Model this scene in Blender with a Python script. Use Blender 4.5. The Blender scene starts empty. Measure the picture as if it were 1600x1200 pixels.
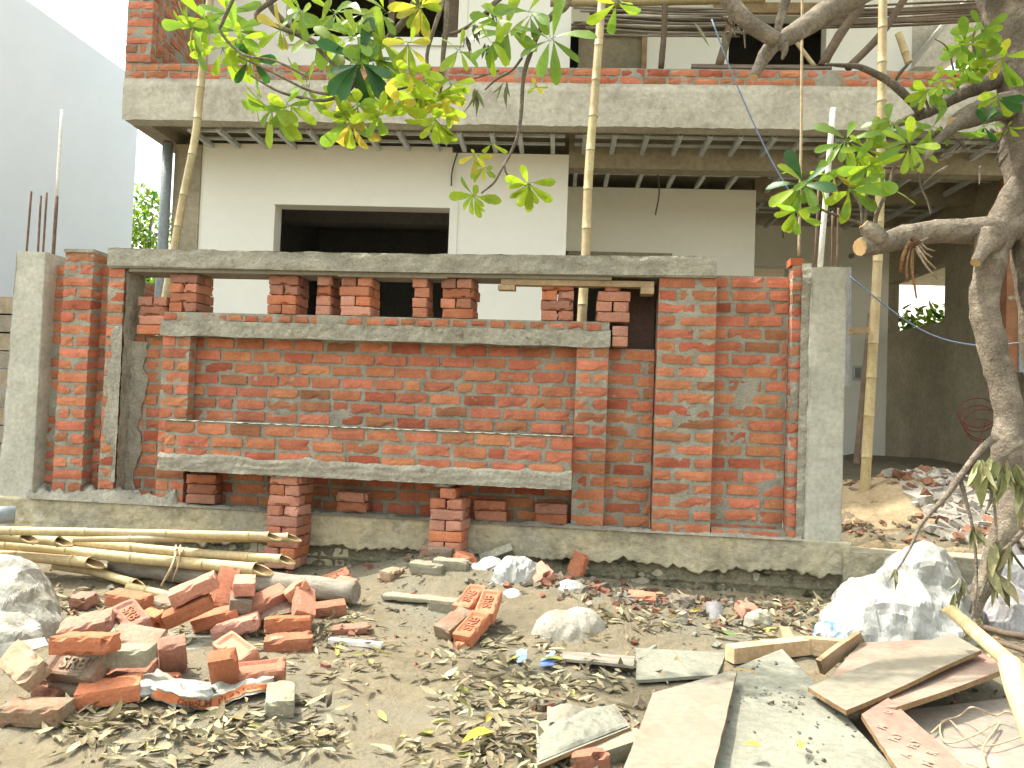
import bpy, math, random
import numpy as np
from mathutils import Vector, Matrix, noise as N
rnd = random.Random(7)
S = bpy.context.scene
COL = S.collection
PI = math.pi
rad = math.radians

# ------------------------------------------------------------------ camera
YAW, PITCH, ROLL, EYE, FPX = rad(6.6), rad(1.82), rad(2.14), 1.2, 1200.0
fw = Vector((-math.sin(YAW)*math.cos(PITCH), math.cos(YAW)*math.cos(PITCH), math.sin(PITCH)))
r0 = Vector((math.cos(YAW), math.sin(YAW), 0)); u0 = r0.cross(fw)
rt = r0*math.cos(ROLL)+u0*math.sin(ROLL); up = -r0*math.sin(ROLL)+u0*math.cos(ROLL)
CAM = Vector((0, 0, EYE))
cd = bpy.data.cameras.new('camera'); cam = bpy.data.objects.new('camera', cd); COL.objects.link(cam)
cd.sensor_fit = 'HORIZONTAL'; cd.sensor_width = 36; cd.lens = 36*FPX/1600
cd.clip_start = .05; cd.clip_end = 2000
M = Matrix((rt, up, -fw)).transposed().to_4x4(); M.translation = CAM
cam.matrix_world = M
S.camera = cam

# ------------------------------------------------------------------ world, sun, exposure
SUN_EL, SUN_AZ = rad(60), rad(15)     # azimuth: from -X turned towards +Y
sd = Vector((-math.cos(SUN_AZ)*math.cos(SUN_EL), math.sin(SUN_AZ)*math.cos(SUN_EL), math.sin(SUN_EL)))
W = bpy.data.worlds.new('World'); S.world = W; W.use_nodes = True
nt = W.node_tree; bg = nt.nodes['Background']
sk = nt.nodes.new('ShaderNodeTexSky'); sk.sky_type = 'NISHITA'; sk.sun_disc = False
sk.sun_elevation = SUN_EL; sk.sun_rotation = math.atan2(sd.x, sd.y)
sk.air_density = 2.0; sk.dust_density = 6.0; sk.ozone_density = 1.0; sk.altitude = 200
hs = nt.nodes.new('ShaderNodeHueSaturation'); hs.inputs['Saturation'].default_value = .30
nt.links.new(sk.outputs[0], hs.inputs['Color']); tm = nt.nodes.new('ShaderNodeMix'); tm.data_type = 'RGBA'; tm.blend_type = 'MULTIPLY'; tm.inputs[0].default_value = 1; tm.inputs[7].default_value = (.97, .995, .965, 1)
nt.links.new(hs.outputs[0], tm.inputs[6]); nt.links.new(tm.outputs[2], bg.inputs[0])
bg.inputs[1].default_value = .15
sl = bpy.data.lights.new('sun', 'SUN'); sl.energy = 2.0; sl.angle = rad(.8); sl.color = (1, .945, .85)
so = bpy.data.objects.new('sun', sl); COL.objects.link(so)
so.rotation_euler = (-sd).to_track_quat('-Z', 'Y').to_euler(); so.location = (0, 0, 20)
S.view_settings.view_transform = 'Standard'; S.view_settings.look = 'None'
S.view_settings.exposure = 1.85; S.view_settings.gamma = 1
S.cycles.max_bounces = 8; S.cycles.diffuse_bounces = 7

# ------------------------------------------------------------------ pixel -> world helpers
def ray(px, py): return rt*(px-800) - up*(py-600) + fw*FPX
def Q(px, py, Y): k = ray(px, py); return CAM + k*(Y/k.y)
def P(px, py, z=0.0): k = ray(px, py); return CAM + k*((z-EYE)/k.z)
HR = rad(3.1); HO = Vector((0, 7.25, 0))
hx = Vector((math.cos(HR), math.sin(HR), 0)); hy = Vector((-math.sin(HR), math.cos(HR), 0))
def HL(px, py, yl):
    k = ray(px, py); t = (yl-(CAM-HO).dot(hy))/k.dot(hy); p = CAM+k*t-HO
    return p.dot(hx), p.z
def rpx(r, Y): return r*Y*1.03/FPX

# ------------------------------------------------------------------ mesh builder
class MB:
    def __init__(s): s.v = []; s.f = []; s.m = []; s.c = []; s.s = []
    def add(s, vs, fs, mat=0, col=(1, 1, 1), sm=False):
        o = len(s.v); s.v += [tuple(v) for v in vs]
        for f in fs:
            s.f.append(tuple(i+o for i in f)); s.m.append(mat); s.c.append(col); s.s.append(sm)
    def box(s, x0, x1, y0, y1, z0, z1, mat=0, col=(1, 1, 1)):
        vs = [(x, y, z) for z in (z0, z1) for y in (y0, y1) for x in (x0, x1)]
        s.add(vs, [(0, 2, 3, 1), (4, 5, 7, 6), (0, 1, 5, 4), (2, 6, 7, 3), (0, 4, 6, 2), (1, 3, 7, 5)], mat, col)
    def xbox(s, M, sx, sy, sz, mat=0, col=(1, 1, 1)):
        vs = [M @ Vector((x*sx/2, y*sy/2, z*sz/2)) for z in (-1, 1) for y in (-1, 1) for x in (-1, 1)]
        s.add(vs, [(0, 2, 3, 1), (4, 5, 7, 6), (0, 1, 5, 4), (2, 6, 7, 3), (0, 4, 6, 2), (1, 3, 7, 5)], mat, col)
    def slab(s, quad, t, mat=0, col=(1, 1, 1), n=10, bump=.003, mat_edge=None, seed=0):
        # a board from four corner points (its top face), thickness t downwards, gently warped
        a, b, c, d = [Vector(q) for q in quad]
        nr = (b-a).cross(d-a).normalized()
        if nr.z < 0: nr = -nr
        T = []; B = []
        for j in range(n+1):
            for i in range(n+1):
                u, v = i/n, j/n
                p = (a*(1-u)+b*u)*(1-v)+(d*(1-u)+c*u)*v
                w = N.noise(p*2.3+Vector((seed, 0, 0)))*bump*2
                e = .004*N.noise(p*30+Vector((seed, 5, 0))) if (i in (0, n) or j in (0, n)) else 0
                q = p+nr*w+Vector((e, e, 0)); T.append(q); B.append(q-nr*t)
        k = n+1; fs = []; es = []
        for j in range(n):
            for i in range(n):
                q = (j*k+i, j*k+i+1, j*k+i+k+1, j*k+i+k); fs.append(q); fs.append(tuple(x+k*k for x in reversed(q)))
        rim = [i for i in range(k)]+[j*k+n for j in range(1, k)]+[n*k+i for i in range(n-1, -1, -1)]+[j*k for j in range(n-1, 0, -1)]
        for x, y in zip(rim, rim[1:]+rim[:1]): es.append((y, x, x+k*k, y+k*k))
        o = len(s.v); s.add(T+B, fs, mat, col)
        for f in es: s.f.append(tuple(i+o for i in f)); s.m.append(mat if mat_edge is None else mat_edge); s.c.append(col); s.s.append(False)
    def tube(s, pts, rs, n=8, mat=0, col=(1, 1, 1), caps=True, wob=0.0, sm=True, capmat=None):
        pts = [Vector(p) for p in pts]; L = len(pts)
        if not hasattr(rs, '__len__'): rs = [rs]*L
        vs = []; ref = None
        for i, p in enumerate(pts):
            t = (pts[min(i+1, L-1)]-pts[max(i-1, 0)]).normalized()
            if ref is None:
                ref = Vector((0, 0, 1)) if abs(t.z) < .9 else Vector((1, 0, 0))
            a = (ref-t*ref.dot(t)).normalized(); b = t.cross(a); ref = a
            for k in range(n):
                an = 2*PI*k/n; d = a*math.cos(an)+b*math.sin(an)
                r = rs[i]
                if wob: r *= 1+wob*N.noise((p+d*rs[i])*9)+wob*.5*N.noise((p+d*rs[i])*28)
                vs.append(p+d*r)
        fs = []
        for i in range(L-1):
            for k in range(n): fs.append((i*n+k, i*n+(k+1) % n, (i+1)*n+(k+1) % n, (i+1)*n+k))
        o = len(s.v); s.add(vs, fs, mat, col, sm)
        if caps:
            cm = mat if capmat is None else capmat
            for f in (tuple(reversed(range(n))), tuple((L-1)*n+k for k in range(n))):
                s.f.append(tuple(i+o for i in f)); s.m.append(cm); s.c.append(col); s.s.append(False)
    def grid(s, fn, nu, nv, mat=0, col=(1, 1, 1), sm=True, colfn=None):
        vs = [fn(i/nu, j/nv) for j in range(nv+1) for i in range(nu+1)]; k = nu+1
        fs = [(j*k+i, j*k+i+1, j*k+i+k+1, j*k+i+k) for j in range(nv) for i in range(nu)]
        s.add(vs, fs, mat, col, sm)
    def build(s, name, mats, parent=None, label=None, cat=None, group=None, kind=None, origin=None):
        if not isinstance(mats, (list, tuple)): mats = [mats]
        V = np.array(s.v, dtype=np.float64).reshape(-1, 3)
        if parent is None:
            if origin is None: origin = ((V[:, 0].min()+V[:, 0].max())/2, (V[:, 1].min()+V[:, 1].max())/2, V[:, 2].min())
            V = V-np.array(origin)
        else:
            q = parent
            while q is not None:
                if q.type == 'EMPTY' and q.get('local') is None: V = V-np.array(q.location)
                elif q.type == 'MESH' and q.parent is None: V = V-np.array(q.location)
                q = q.parent
        me = bpy.data.meshes.new(name)
        me.from_pydata(V.tolist(), [], s.f)
        for m in mats: me.materials.append(m)
        me.polygons.foreach_set('material_index', s.m); me.polygons.foreach_set('use_smooth', s.s)
        at = me.color_attributes.new('Col', 'FLOAT_COLOR', 'CORNER')
        ns = np.array([len(f) for f in s.f]); c = np.ones((len(s.f), 4)); c[:, :3] = np.array(s.c)
        at.data.foreach_set('color', np.repeat(c, ns, axis=0).ravel())
        me.update()
        o = bpy.data.objects.new(name, me); COL.objects.link(o)
        if parent is not None: o.parent = parent
        else: o.location = origin
        tag(o, label, cat, group, kind)
        return o
def tag(o, label=None, cat=None, group=None, kind=None):
    if label: o['label'] = label
    if cat: o['category'] = cat
    if group: o['group'] = group
    if kind: o['kind'] = kind
    return o
def empty(name, loc, label=None, cat=None, group=None, rz=0, local=False):
    o = bpy.data.objects.new(name, None); COL.objects.link(o); o.location = loc; o.rotation_euler = (0, 0, rz)
    o.empty_display_size = .1
    if local: o['local'] = 1
    return tag(o, label, cat, group)
def smooth(pts, n=6):
    # Catmull-Rom through tuples of any length
    P_ = [np.array(p, float) for p in pts]; P_ = [2*P_[0]-P_[1]]+P_+[2*P_[-1]-P_[-2]]; out = []
    for i in range(1, len(P_)-2):
        a, b, c, d = P_[i-1:i+3]
        for k in range(n):
            t = k/n; out.append(.5*(2*b+(c-a)*t+(2*a-5*b+4*c-d)*t*t+(3*b-a-3*c+d)*t**3))
    out.append(P_[-2]); return out

# ------------------------------------------------------------------ materials
def mat(name, c1, c2=None, scale=6, rough=.85, bump=.3, bscale=40, attr=False, rand=False, detail=6, lo=.35, hi=.65,
        spots=None, sscale=3, slo=.55, shi=.62, trans=0, spec=.2, bdist=.01, stretch=None, spots2=None, fine=.18):
    m = bpy.data.materials.new(name); m.use_nodes = True; t = m.node_tree; nd = t.nodes; L = t.links
    b = nd['Principled BSDF']; b.inputs['Roughness'].default_value = rough; b.inputs['Specular IOR Level'].default_value = spec
    tc = nd.new('ShaderNodeTexCoord'); vec = tc.outputs['Object']
    geo = nd.new('ShaderNodeNewGeometry'); vec = geo.outputs['Position']
    if stretch:
        mp = nd.new('ShaderNodeMapping'); mp.inputs['Scale'].default_value = stretch; L.new(tc.outputs['Object'], mp.inputs['Vector']); vec = mp.outputs[0]
    def nz(sc, de=detail, ro=.6):
        n = nd.new('ShaderNodeTexNoise'); n.inputs['Scale'].default_value = sc; n.inputs['Detail'].default_value = de
        n.inputs['Roughness'].default_value = ro; L.new(vec, n.inputs['Vector']); return n.outputs['Fac']
    def ramp(f, a, c):
        r = nd.new('ShaderNodeMapRange'); r.inputs['From Min'].default_value = a; r.inputs['From Max'].default_value = c
        L.new(f, r.inputs['Value']); return r.outputs[0]
    def mix(f, a, c, mode='MIX'):
        x = nd.new('ShaderNodeMix'); x.data_type = 'RGBA'; x.blend_type = mode
        for k, s_ in (('Factor', f), (6, a), (7, c)):
            i = x.inputs[k] if k != 'Factor' else x.inputs[0]
            if hasattr(s_, 'is_linked') or hasattr(s_, 'links'): L.new(s_, i)
            elif isinstance(s_, (int, float)): i.default_value = s_
            else: i.default_value = (*s_, 1)
        return x.outputs[2]
    c2 = c2 or tuple(x*.7 for x in c1)
    col = mix(ramp(nz(scale), lo, hi), c1, c2)
    fine_ = ramp(nz(scale*9, 3), .3, .7)
    dk = mix(fine_, (1-fine,)*3, (1+fine*.66,)*3); col = mix(1.0, col, dk, 'MULTIPLY')
    if attr:
        a = nd.new('ShaderNodeAttribute'); a.attribute_name = 'Col'; col = mix(1.0, col, a.outputs['Color'], 'MULTIPLY')
    if rand:
        oi = nd.new('ShaderNodeObjectInfo'); h = nd.new('ShaderNodeHueSaturation'); L.new(col, h.inputs['Color'])
        vr = nd.new('ShaderNodeMapRange'); L.new(oi.outputs['Random'], vr.inputs['Value'])
        vr.inputs['To Min'].default_value = .68; vr.inputs['To Max'].default_value = 1.25; L.new(vr.outputs[0], h.inputs['Value'])
        m2 = nd.new('ShaderNodeMath'); m2.operation = 'MULTIPLY'; m2.inputs[1].default_value = 7.31; L.new(oi.outputs['Random'], m2.inputs[0])
        m3 = nd.new('ShaderNodeMath'); m3.operation = 'FRACT'; L.new(m2.outputs[0], m3.inputs[0])
        sr = nd.new('ShaderNodeMapRange'); L.new(m3.outputs[0], sr.inputs['Value']); sr.inputs['To Min'].default_value = .80; sr.inputs['To Max'].default_value = 1.05
        L.new(sr.outputs[0], h.inputs['Saturation']); col = h.outputs[0]
    if spots:
        col = mix(ramp(nz(sscale, 8, .65), slo, shi), col, spots)
    if spots2:
        col = mix(ramp(nz(spots2[1], 8, .7), spots2[2], spots2[3]), col, spots2[0])
    L.new(col, b.inputs['Base Color'])
    if bump:
        bp = nd.new('ShaderNodeBump'); bp.inputs['Strength'].default_value = bump; bp.inputs['Distance'].default_value = bdist
        L.new(nz(bscale, 8, .65), bp.inputs['Height']); L.new(bp.outputs[0], b.inputs['Normal'])
    if trans:
        tr = nd.new('ShaderNodeBsdfTranslucent'); L.new(col, tr.inputs['Color'])
        mx = nd.new('ShaderNodeMixShader'); mx.inputs[0].default_value = trans
        L.new(b.outputs[0], mx.inputs[1]); L.new(tr.outputs[0], mx.inputs[2]); L.new(mx.outputs[0], nd['Material Output'].inputs['Surface'])
    return m
MORT = (.33, .305, .235)
m_brick = mat('wall_brick', (1, 1, 1), (.72, .66, .62), 7, .9, .5, 60, attr=True, spots=MORT, sscale=7, slo=.64, shi=.73)
m_mortar = mat('mortar', (.37, .345, .27), (.25, .235, .185), 9, .95, 1, 70, bdist=.012)
m_loose = mat('loose_brick', (.47, .192, .105), (.39, .14, .072), 9, .9, .45, 70, rand=True, spots=(.33, .25, .17), sscale=9, slo=.60, shi=.74)
m_dusty = mat('dusty_brick', (.27, .215, .145), (.26, .14, .085), 7, .92, .5, 60, rand=True)
m_greyb = mat('grey_brick', (.29, .27, .195), (.22, .20, .14), 8, .92, .5, 60)
m_frog = mat('frog', (.36, .16, .09), (.26, .10, .055), 12, .92, .4, 60)
m_frogd = mat('frog_dusty', (.34, .28, .20), (.25, .19, .13), 12, .92, .4, 60)
m_conc = mat('concrete', (.50, .485, .405), (.37, .36, .295), 3.5, .92, .45, 55, spots=(.33, .31, .24), sscale=5, slo=.56, shi=.75)
m_cement = mat('rough_cement', (.42, .395, .31), (.29, .27, .215), 6, .95, 1, 45, bdist=.02, spots=(.16, .15, .115), sscale=11, slo=.6, shi=.72)
m_plinth = mat('plinth_concrete', (.55, .475, .30), (.41, .375, .28), 2.6, .93, .8, 40, spots=(.23, .205, .14), sscale=5, slo=.50, shi=.70, bdist=.02, spots2=((.60, .57, .47), 4, .62, .72))
m_moss = mat('stained_plinth', (.20, .18, .115), (.30, .27, .18), 5, .95, 1, 40, bdist=.03, spots=(.055, .055, .03), sscale=5, slo=.52, shi=.62)
m_white = mat('white_plaster', (.80, .79, .70), (.77, .76, .67), 1.2, .9, .03, 60, spots=(.77, .76, .68), sscale=1.5, slo=.5, shi=.9, fine=.02)
m_nbwall = mat('neighbour_plaster', (.69, .765, .83), (.67, .745, .81), .5, .95, .02, 30, spots=(.64, .725, .79), sscale=.7, slo=.45, shi=.8, fine=.02)
m_nbpale = mat('pale_plaster', (.7, .69, .64), (.55, .54, .5), 1.2, .95, .1, 30)
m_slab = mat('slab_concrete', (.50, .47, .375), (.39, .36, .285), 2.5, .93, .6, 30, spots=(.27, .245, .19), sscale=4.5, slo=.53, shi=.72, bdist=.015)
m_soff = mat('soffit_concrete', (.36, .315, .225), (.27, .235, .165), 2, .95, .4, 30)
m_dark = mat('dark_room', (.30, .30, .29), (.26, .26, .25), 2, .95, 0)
m_steel = mat('galvanised_steel', (.55, .58, .57), (.44, .47, .46), 5, .45, .1, 40, spec=.5)
m_rebar = mat('rusty_rebar', (.20, .13, .09), (.12, .075, .05), 20, .8, .5, 150)
m_pvc = mat('white_pvc', (.75, .73, .68), (.68, .66, .6), 5, .5, .05, 40)
m_gpipe = mat('grey_pvc', (.27, .30, .31), (.22, .25, .26), 4, .5, .05, 40)
m_bam = mat('bamboo', (.47, .385, .215), (.37, .285, .145), 5, .55, .15, 60, attr=True, spec=.35, spots=(.34, .24, .12), sscale=5, slo=.62, shi=.78)
m_bamd = mat('bamboo_inside', (.30, .21, .10), (.16, .10, .05), 20, .9, .2, 60)
m_log = mat('weathered_log', (.37, .33, .26), (.24, .21, .165), 5, .92, .8, 30, stretch=(1, 8, 8), bdist=.015)
m_wood = mat('dark_wood', (.17, .125, .085), (.10, .075, .05), 4, .9, .6, 40)
m_batten = mat('timber_batten', (.40, .30, .18), (.26, .18, .10), 6, .9, .4, 50, attr=True)
m_ply = mat('plywood', (.235, .21, .16), (.205, .175, .125), 3, .85, .25, 60, attr=True, spots=(.185, .178, .14), sscale=4, slo=.48, shi=.7)
m_plyedge = mat('plywood_edge', (.25, .165, .08), (.17, .10, .05), 9, .9, .4, 80)
m_pink = mat('pink_shuttering', (.30, .21, .16), (.285, .16, .12), 3.5, .8, .2, 60, attr=True, spots=(.26, .23, .175), sscale=4, slo=.5, shi=.68, spots2=((.19, .165, .13), 9, .63, .75))
m_cboard = mat('cement_board', (.25, .25, .195), (.205, .20, .155), 4, .92, .8, 60, spots=(.17, .155, .12), sscale=16, slo=.62, shi=.72, bdist=.012)
m_shut = mat('dark_shuttering', (.105, .065, .05), (.075, .05, .04), 5, .8, .2, 40)
m_plas = mat('white_plastic', (.41, .41, .375), (.32, .32, .285), 5, .45, .3, 25, spec=.5, trans=.12, spots=(.33, .31, .25), sscale=6, slo=.58, shi=.75)
m_sack = mat('woven_sack', (.36, .345, .295), (.30, .285, .23), 6, .75, .4, 120, spots=(.20, .175, .12), sscale=8, slo=.52, shi=.70)
m_bag = mat('printed_bag', (.36, .34, .285), (.30, .275, .215), 6, .75, .4, 120, spots=(.19, .155, .10), sscale=7, slo=.50, shi=.68, spots2=((.42, .20, .14), 5, .60, .70))
m_gsack = mat('grey_plastic', (.36, .345, .34), (.28, .26, .25), 7, .5, .3, 30, spec=.4)
m_orange = mat('orange_print', (.62, .22, .09), (.55, .19, .08), 8, .8, .3, 90)
m_ink = mat('ink', (.16, .06, .05), (.22, .09, .07), 30, .9, 0)
m_fink = mat('faded_ink', (.28, .19, .155), (.42, .29, .22), 60, .9, 0)
m_redink = mat('red_print', (.60, .25, .18), (.55, .35, .28), 20, .9, 0)
m_blue = mat('blue_plastic', (.10, .17, .42), (.22, .30, .50), 14, .5, .3, 30)
m_bluew = mat('blue_white_plastic', (.60, .66, .70), (.12, .25, .42), 14, .5, .3, 30)
m_green = mat('green_wrapper', (.10, .42, .27), (.55, .12, .10), 14, .5, .3, 30)
m_powder = mat('white_powder', (.58, .57, .53), (.42, .40, .35), 14, .95, .8, 60)
m_bark = mat('bark', (.285, .235, .175), (.175, .145, .108), 9, .93, 1, 30, attr=True, bdist=.03, spots=(.40, .34, .25), sscale=7, slo=.54, shi=.7, spots2=((.13, .095, .065), 16, .58, .72), fine=.3)
m_cut = mat('cut_wood', (.62, .44, .22), (.45, .30, .14), 12, .9, .3, 50)
m_leaf = mat('leaf', (1, 1, 1), (.8, .85, .75), 18, .42, .15, 60, attr=True, spec=.45, trans=.5)
m_dry = mat('dry_leaf', (1, 1, 1), (.72, .68, .62), 16, .8, .3, 60, attr=True, trans=.12)
m_rope = mat('rope', (.50, .39, .24), None, 40, .9, 0)
m_wire = mat('dark_wire', (.12, .11, .09), None, 40, .6, 0)
m_bstr = mat('blue_string', (.20, .25, .36), None, 40, .7, 0)
m_red = mat('red_wire', (.26, .07, .06), None, 40, .6, 0)
m_stone = mat('rubble_stone', (1, 1, 1), (.7, .7, .7), 8, .93, .6, 50, attr=True)
m_sand = mat('sandy_soil', (.40, .31, .185), (.32, .24, .14), 4, .97, 1, 45, spots=(.26, .19, .11), sscale=8, slo=.56, shi=.7, bdist=.015)
# ground: soil with grey cement dust and paler trodden patches
m_soil = mat('soil', (.205, .170, .108), (.158, .131, .084), 1.6, .97, 1, 35, spots=(.175, .162, .118), sscale=1.3, slo=.45, shi=.62, bdist=.02,
             spots2=((.11, .088, .055), 5, .60, .75))

# ------------------------------------------------------------------ ground
def gb(x, y, cx, cy, r, h, ry=None):
    return h*math.exp(-(((x-cx)/r)**2+((y-cy)/(ry or r))**2))
MOUNDS = [(-1.0, 4.98, .50, .17, .42), (-.5, 5.2, 2.2, .06, .16), (-.30, 4.75, .55, .13, .40), (.15, 4.35, .45, .07, .3), (-2.0, 4.2, .7, .05, .5),
          (-1.6, 3.2, .8, .03, .5), (1.2, 4.9, .9, .08, .25), (-3.6, 5.12, .95, .13, .30), (-3.0, 4.7, .6, .05, .3), (-.1, 3.0, .3, .05, .3)]
def gz(x, y, fine=True):
    z = .022*N.noise(Vector((x*1.1, y*1.1, 3)))+.012*N.noise(Vector((x*3.2, y*3.2, 9)))
    if fine and abs(x) < 8 and y < 9: z += .010*N.noise(Vector((x*9, y*9, 5)))+.006*N.noise(Vector((x*24, y*24, 1)))+.004*N.noise(Vector((x*50, y*50, 2)))
    for cx, cy, r, h, ry in MOUNDS: z += gb(x, y, cx, cy, r, h, ry)
    t = min(1, max(0, (y-5.42)/.12)); z = z*(1-t)+(.34+z*.7)*t if t > 0 else z
    if y > 5.4:
        z += t*(gb(x, y, 2.25, 6.6, .75, .25, .65)+gb(x, y, 3.0, 6.5, .7, .22, .6)+.05*N.noise(Vector((x*5, y*5, 7)))+gb(x, y, 4.2, 10, 3, .28, 2.6)+gb(x, y, -1.5, 12, 9, .25, 4))
    return z
def axis(parts):
    o = []
    for a, b, st in parts:
        n = max(1, int(round((b-a)/st))); o += [a+(b-a)*i/n for i in range(n)]
    return o+[parts[-1][1]]
gx = axis([(-300, -60, 40), (-60, -10, 6), (-10, -4.6, .3), (-4.6, 3.6, .028), (3.6, 8, .2), (8, 60, 6), (60, 300, 40)])
gy = axis([(-200, -20, 30), (-20, 1, 1.5), (1, 2.1, .1), (2.1, 5.44, .028), (5.44, 7.6, .06), (7.6, 14, .4), (14, 60, 5), (60, 400, 40)])
g = MB(); k = len(gx)
g.add([(x, y, gz(x, y)) for y in gy for x in gx],
      [(j*k+i, j*k+i+1, j*k+i+k+1, j*k+i+k) for j in range(len(gy)-1) for i in range(k-1)], 0, (1, 1, 1), True)
g.build('ground', m_soil, kind='structure', origin=(0, 0, 0))
def PG(px, py, dz=0.0):
    z = 0
    for _ in range(5): p = P(px, py, z+dz); z = gz(p.x, p.y, False)
    return Vector((p.x, p.y, z+dz))

# ------------------------------------------------------------------ brick geometry
def brick_lattice(Lx, D, H, seed, nx=6, ny=3, nz=3, amp=.003, r=.004, chip=.0, frog=False):
    idx = {}; vs = []; sd_ = Vector((seed*3.7, seed*1.3, seed*.7))
    def vid(i, j, k):
        key = (i, j, k)
        if key in idx: return idx[key]
        p = Vector((-Lx/2+Lx*i/nx, -D/2+D*j/ny, -H/2+H*k/nz))
        ex = (i in (0, nx))+(j in (0, ny))+(k in (0, nz))
        n = Vector(((i == nx)-(i == 0), (j == ny)-(j == 0), (k == nz)-(k == 0))).normalized()
        q = p.copy()
        if ex >= 2:
            c = r*(1.0 if ex == 2 else 1.5)
            if chip: c += chip*max(0, N.noise(p*22+sd_)-.12)*2.2
            q -= n*c
        q += n*amp*(N.noise(p*14+sd_)+.5*N.noise(p*40+sd_))
        q.z += .5*amp*N.noise(Vector((p.x*8, seed, 0)))*2
        if frog and k == nz and abs(p.x) < .082 and abs(p.y) < .034: q.z -= .011
        idx[key] = len(vs); vs.append(q); return idx[key]
    fs = []
    for i in range(nx):
        for j in range(ny):
            fs.append((vid(i, j, 0), vid(i, j+1, 0), vid(i+1, j+1, 0), vid(i+1, j, 0)))
            fs.append((vid(i, j, nz), vid(i+1, j, nz), vid(i+1, j+1, nz), vid(i, j+1, nz)))
        for k_ in range(nz):
            fs.append((vid(i, 0, k_), vid(i+1, 0, k_), vid(i+1, 0, k_+1), vid(i, 0, k_+1)))
            fs.append((vid(i, ny, k_), vid(i, ny, k_+1), vid(i+1, ny, k_+1), vid(i+1, ny, k_)))
    for j in range(ny):
        for k_ in range(nz):
            fs.append((vid(0, j, k_), vid(0, j, k_+1), vid(0, j+1, k_+1), vid(0, j+1, k_)))
            fs.append((vid(nx, j, k_), vid(nx, j+1, k_), vid(nx, j+1, k_+1), vid(nx, j, k_+1)))
    return vs, fs
BL, BD, BH = .225, .108, .070
def brick_tint():
    v = rnd.gauss(1, .10); h = rnd.random()
    if h < .08: return (.36*v, .16*v, .085*v)
    if h < .15: return (.40*v, .12*v, .068*v)
    return (.50*v, .187*v*rnd.uniform(.9, 1.15), .105*v)
def sheet(mb, x0, x1, z0, z1, yf, amp=.008, st=.018, mat=1, seed=0, thr=0.0, big=.5, clump=0.0):
    # a rough hand-thrown mortar face looking towards -Y
    nu = max(2, int((x1-x0)/st)); nv = max(2, int((z1-z0)/st))
    def fn(u, v):
        x = x0+(x1-x0)*u; z = z0+(z1-z0)*v; q = Vector((x, z, seed))
        d = amp*(N.noise(q*11)*big+.5*N.noise(q*27)+.35*N.noise(q*60))+thr
        if clump: d += clump*max(0, N.noise(q*4.5)-.18)
        return (x, yf-d, z)
    mb.grid(fn, nu, nv, mat, (1, 1, 1), True)
def brickwork(mb, x0, x1, z0, z1, yf, depth, rows, course=.0885, joint=.0165, amp=.0075, thr=-.003, seed=0, clump=.03, back=True, jit=.004, skip=None):
    n = max(1, round((z1-z0)/course)); pit = (z1-z0)/n
    for r in range(n):
        zc = z0+pit*(r+.5)
        units = rows[r % len(rows)]
        if units == 'S' or units == 'H':
            u = BL if units == 'S' else BD
            x = x0-(u*.5*(r % 2) if units == 'S' else 0)-rnd.uniform(0, .03)*(units == 'S'); lst = []
            while x < x1-.01:
                l = u*rnd.uniform(.93, 1.04)
                if units == 'S' and rnd.random() < .06: l = BD
                a, b = max(x, x0+.002), min(x+l, x1-.002)
                if b-a > .035: lst.append((a, b))
                x += l+joint*rnd.uniform(.7, 1.9)
        else:
            tot = sum(units)+joint*1.3*(len(units)-1); sc = (x1-x0-.006)/tot; x = x0+.003; lst = []
            for l in units: lst.append((x, x+l*sc)); x += (l+joint*1.3)*sc
        for a, b in lst:
            if skip and skip((a+b)/2, zc): continue
            h = pit-joint*rnd.uniform(.75, 1.35); l = b-a
            vs, fs = brick_lattice(l, depth-.004, h, rnd.random()*50, max(2, int(l/.045)), 2, 2, .0028, .0035, .012)
            an = rnd.gauss(0, .007); dz = rnd.gauss(0, .0018); dy = rnd.uniform(-jit, jit)
            ca, sa = math.cos(an), math.sin(an); cx = (a+b)/2
            mb.add([(cx+v.x*ca-v.z*sa, yf+depth/2+dy+v.y, zc+dz+v.z*ca+v.x*sa) for v in vs], fs, 0, brick_tint())
    sheet(mb, x0+.004, x1-.004, z0, z1, yf+.008, amp, .017, 1, seed, thr, .8, clump)
    if back: mb.box(x0+.007, x1-.007, yf+.020, yf+depth-.007, z0+.001, z1-.004, 1)
BM = [m_brick, m_mortar]

# ------------------------------------------------------------------ boundary wall
YF, YL, YB, YX = 5.30, 5.34, 5.45, 5.03
wall = empty('boundary_wall', (-1.45, 5.45, 0), 'unfinished red brick boundary wall with planter box and concrete coping', 'wall'); wall['kind'] = 'thing'
def bpart(name, *a, **k):
    m = MB(); brickwork(m, *a, **k); return m, name
def part(mb, name, mats=BM, parent=None, label=None): return mb.build(name, mats, wall if parent is None else parent, label)
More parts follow.
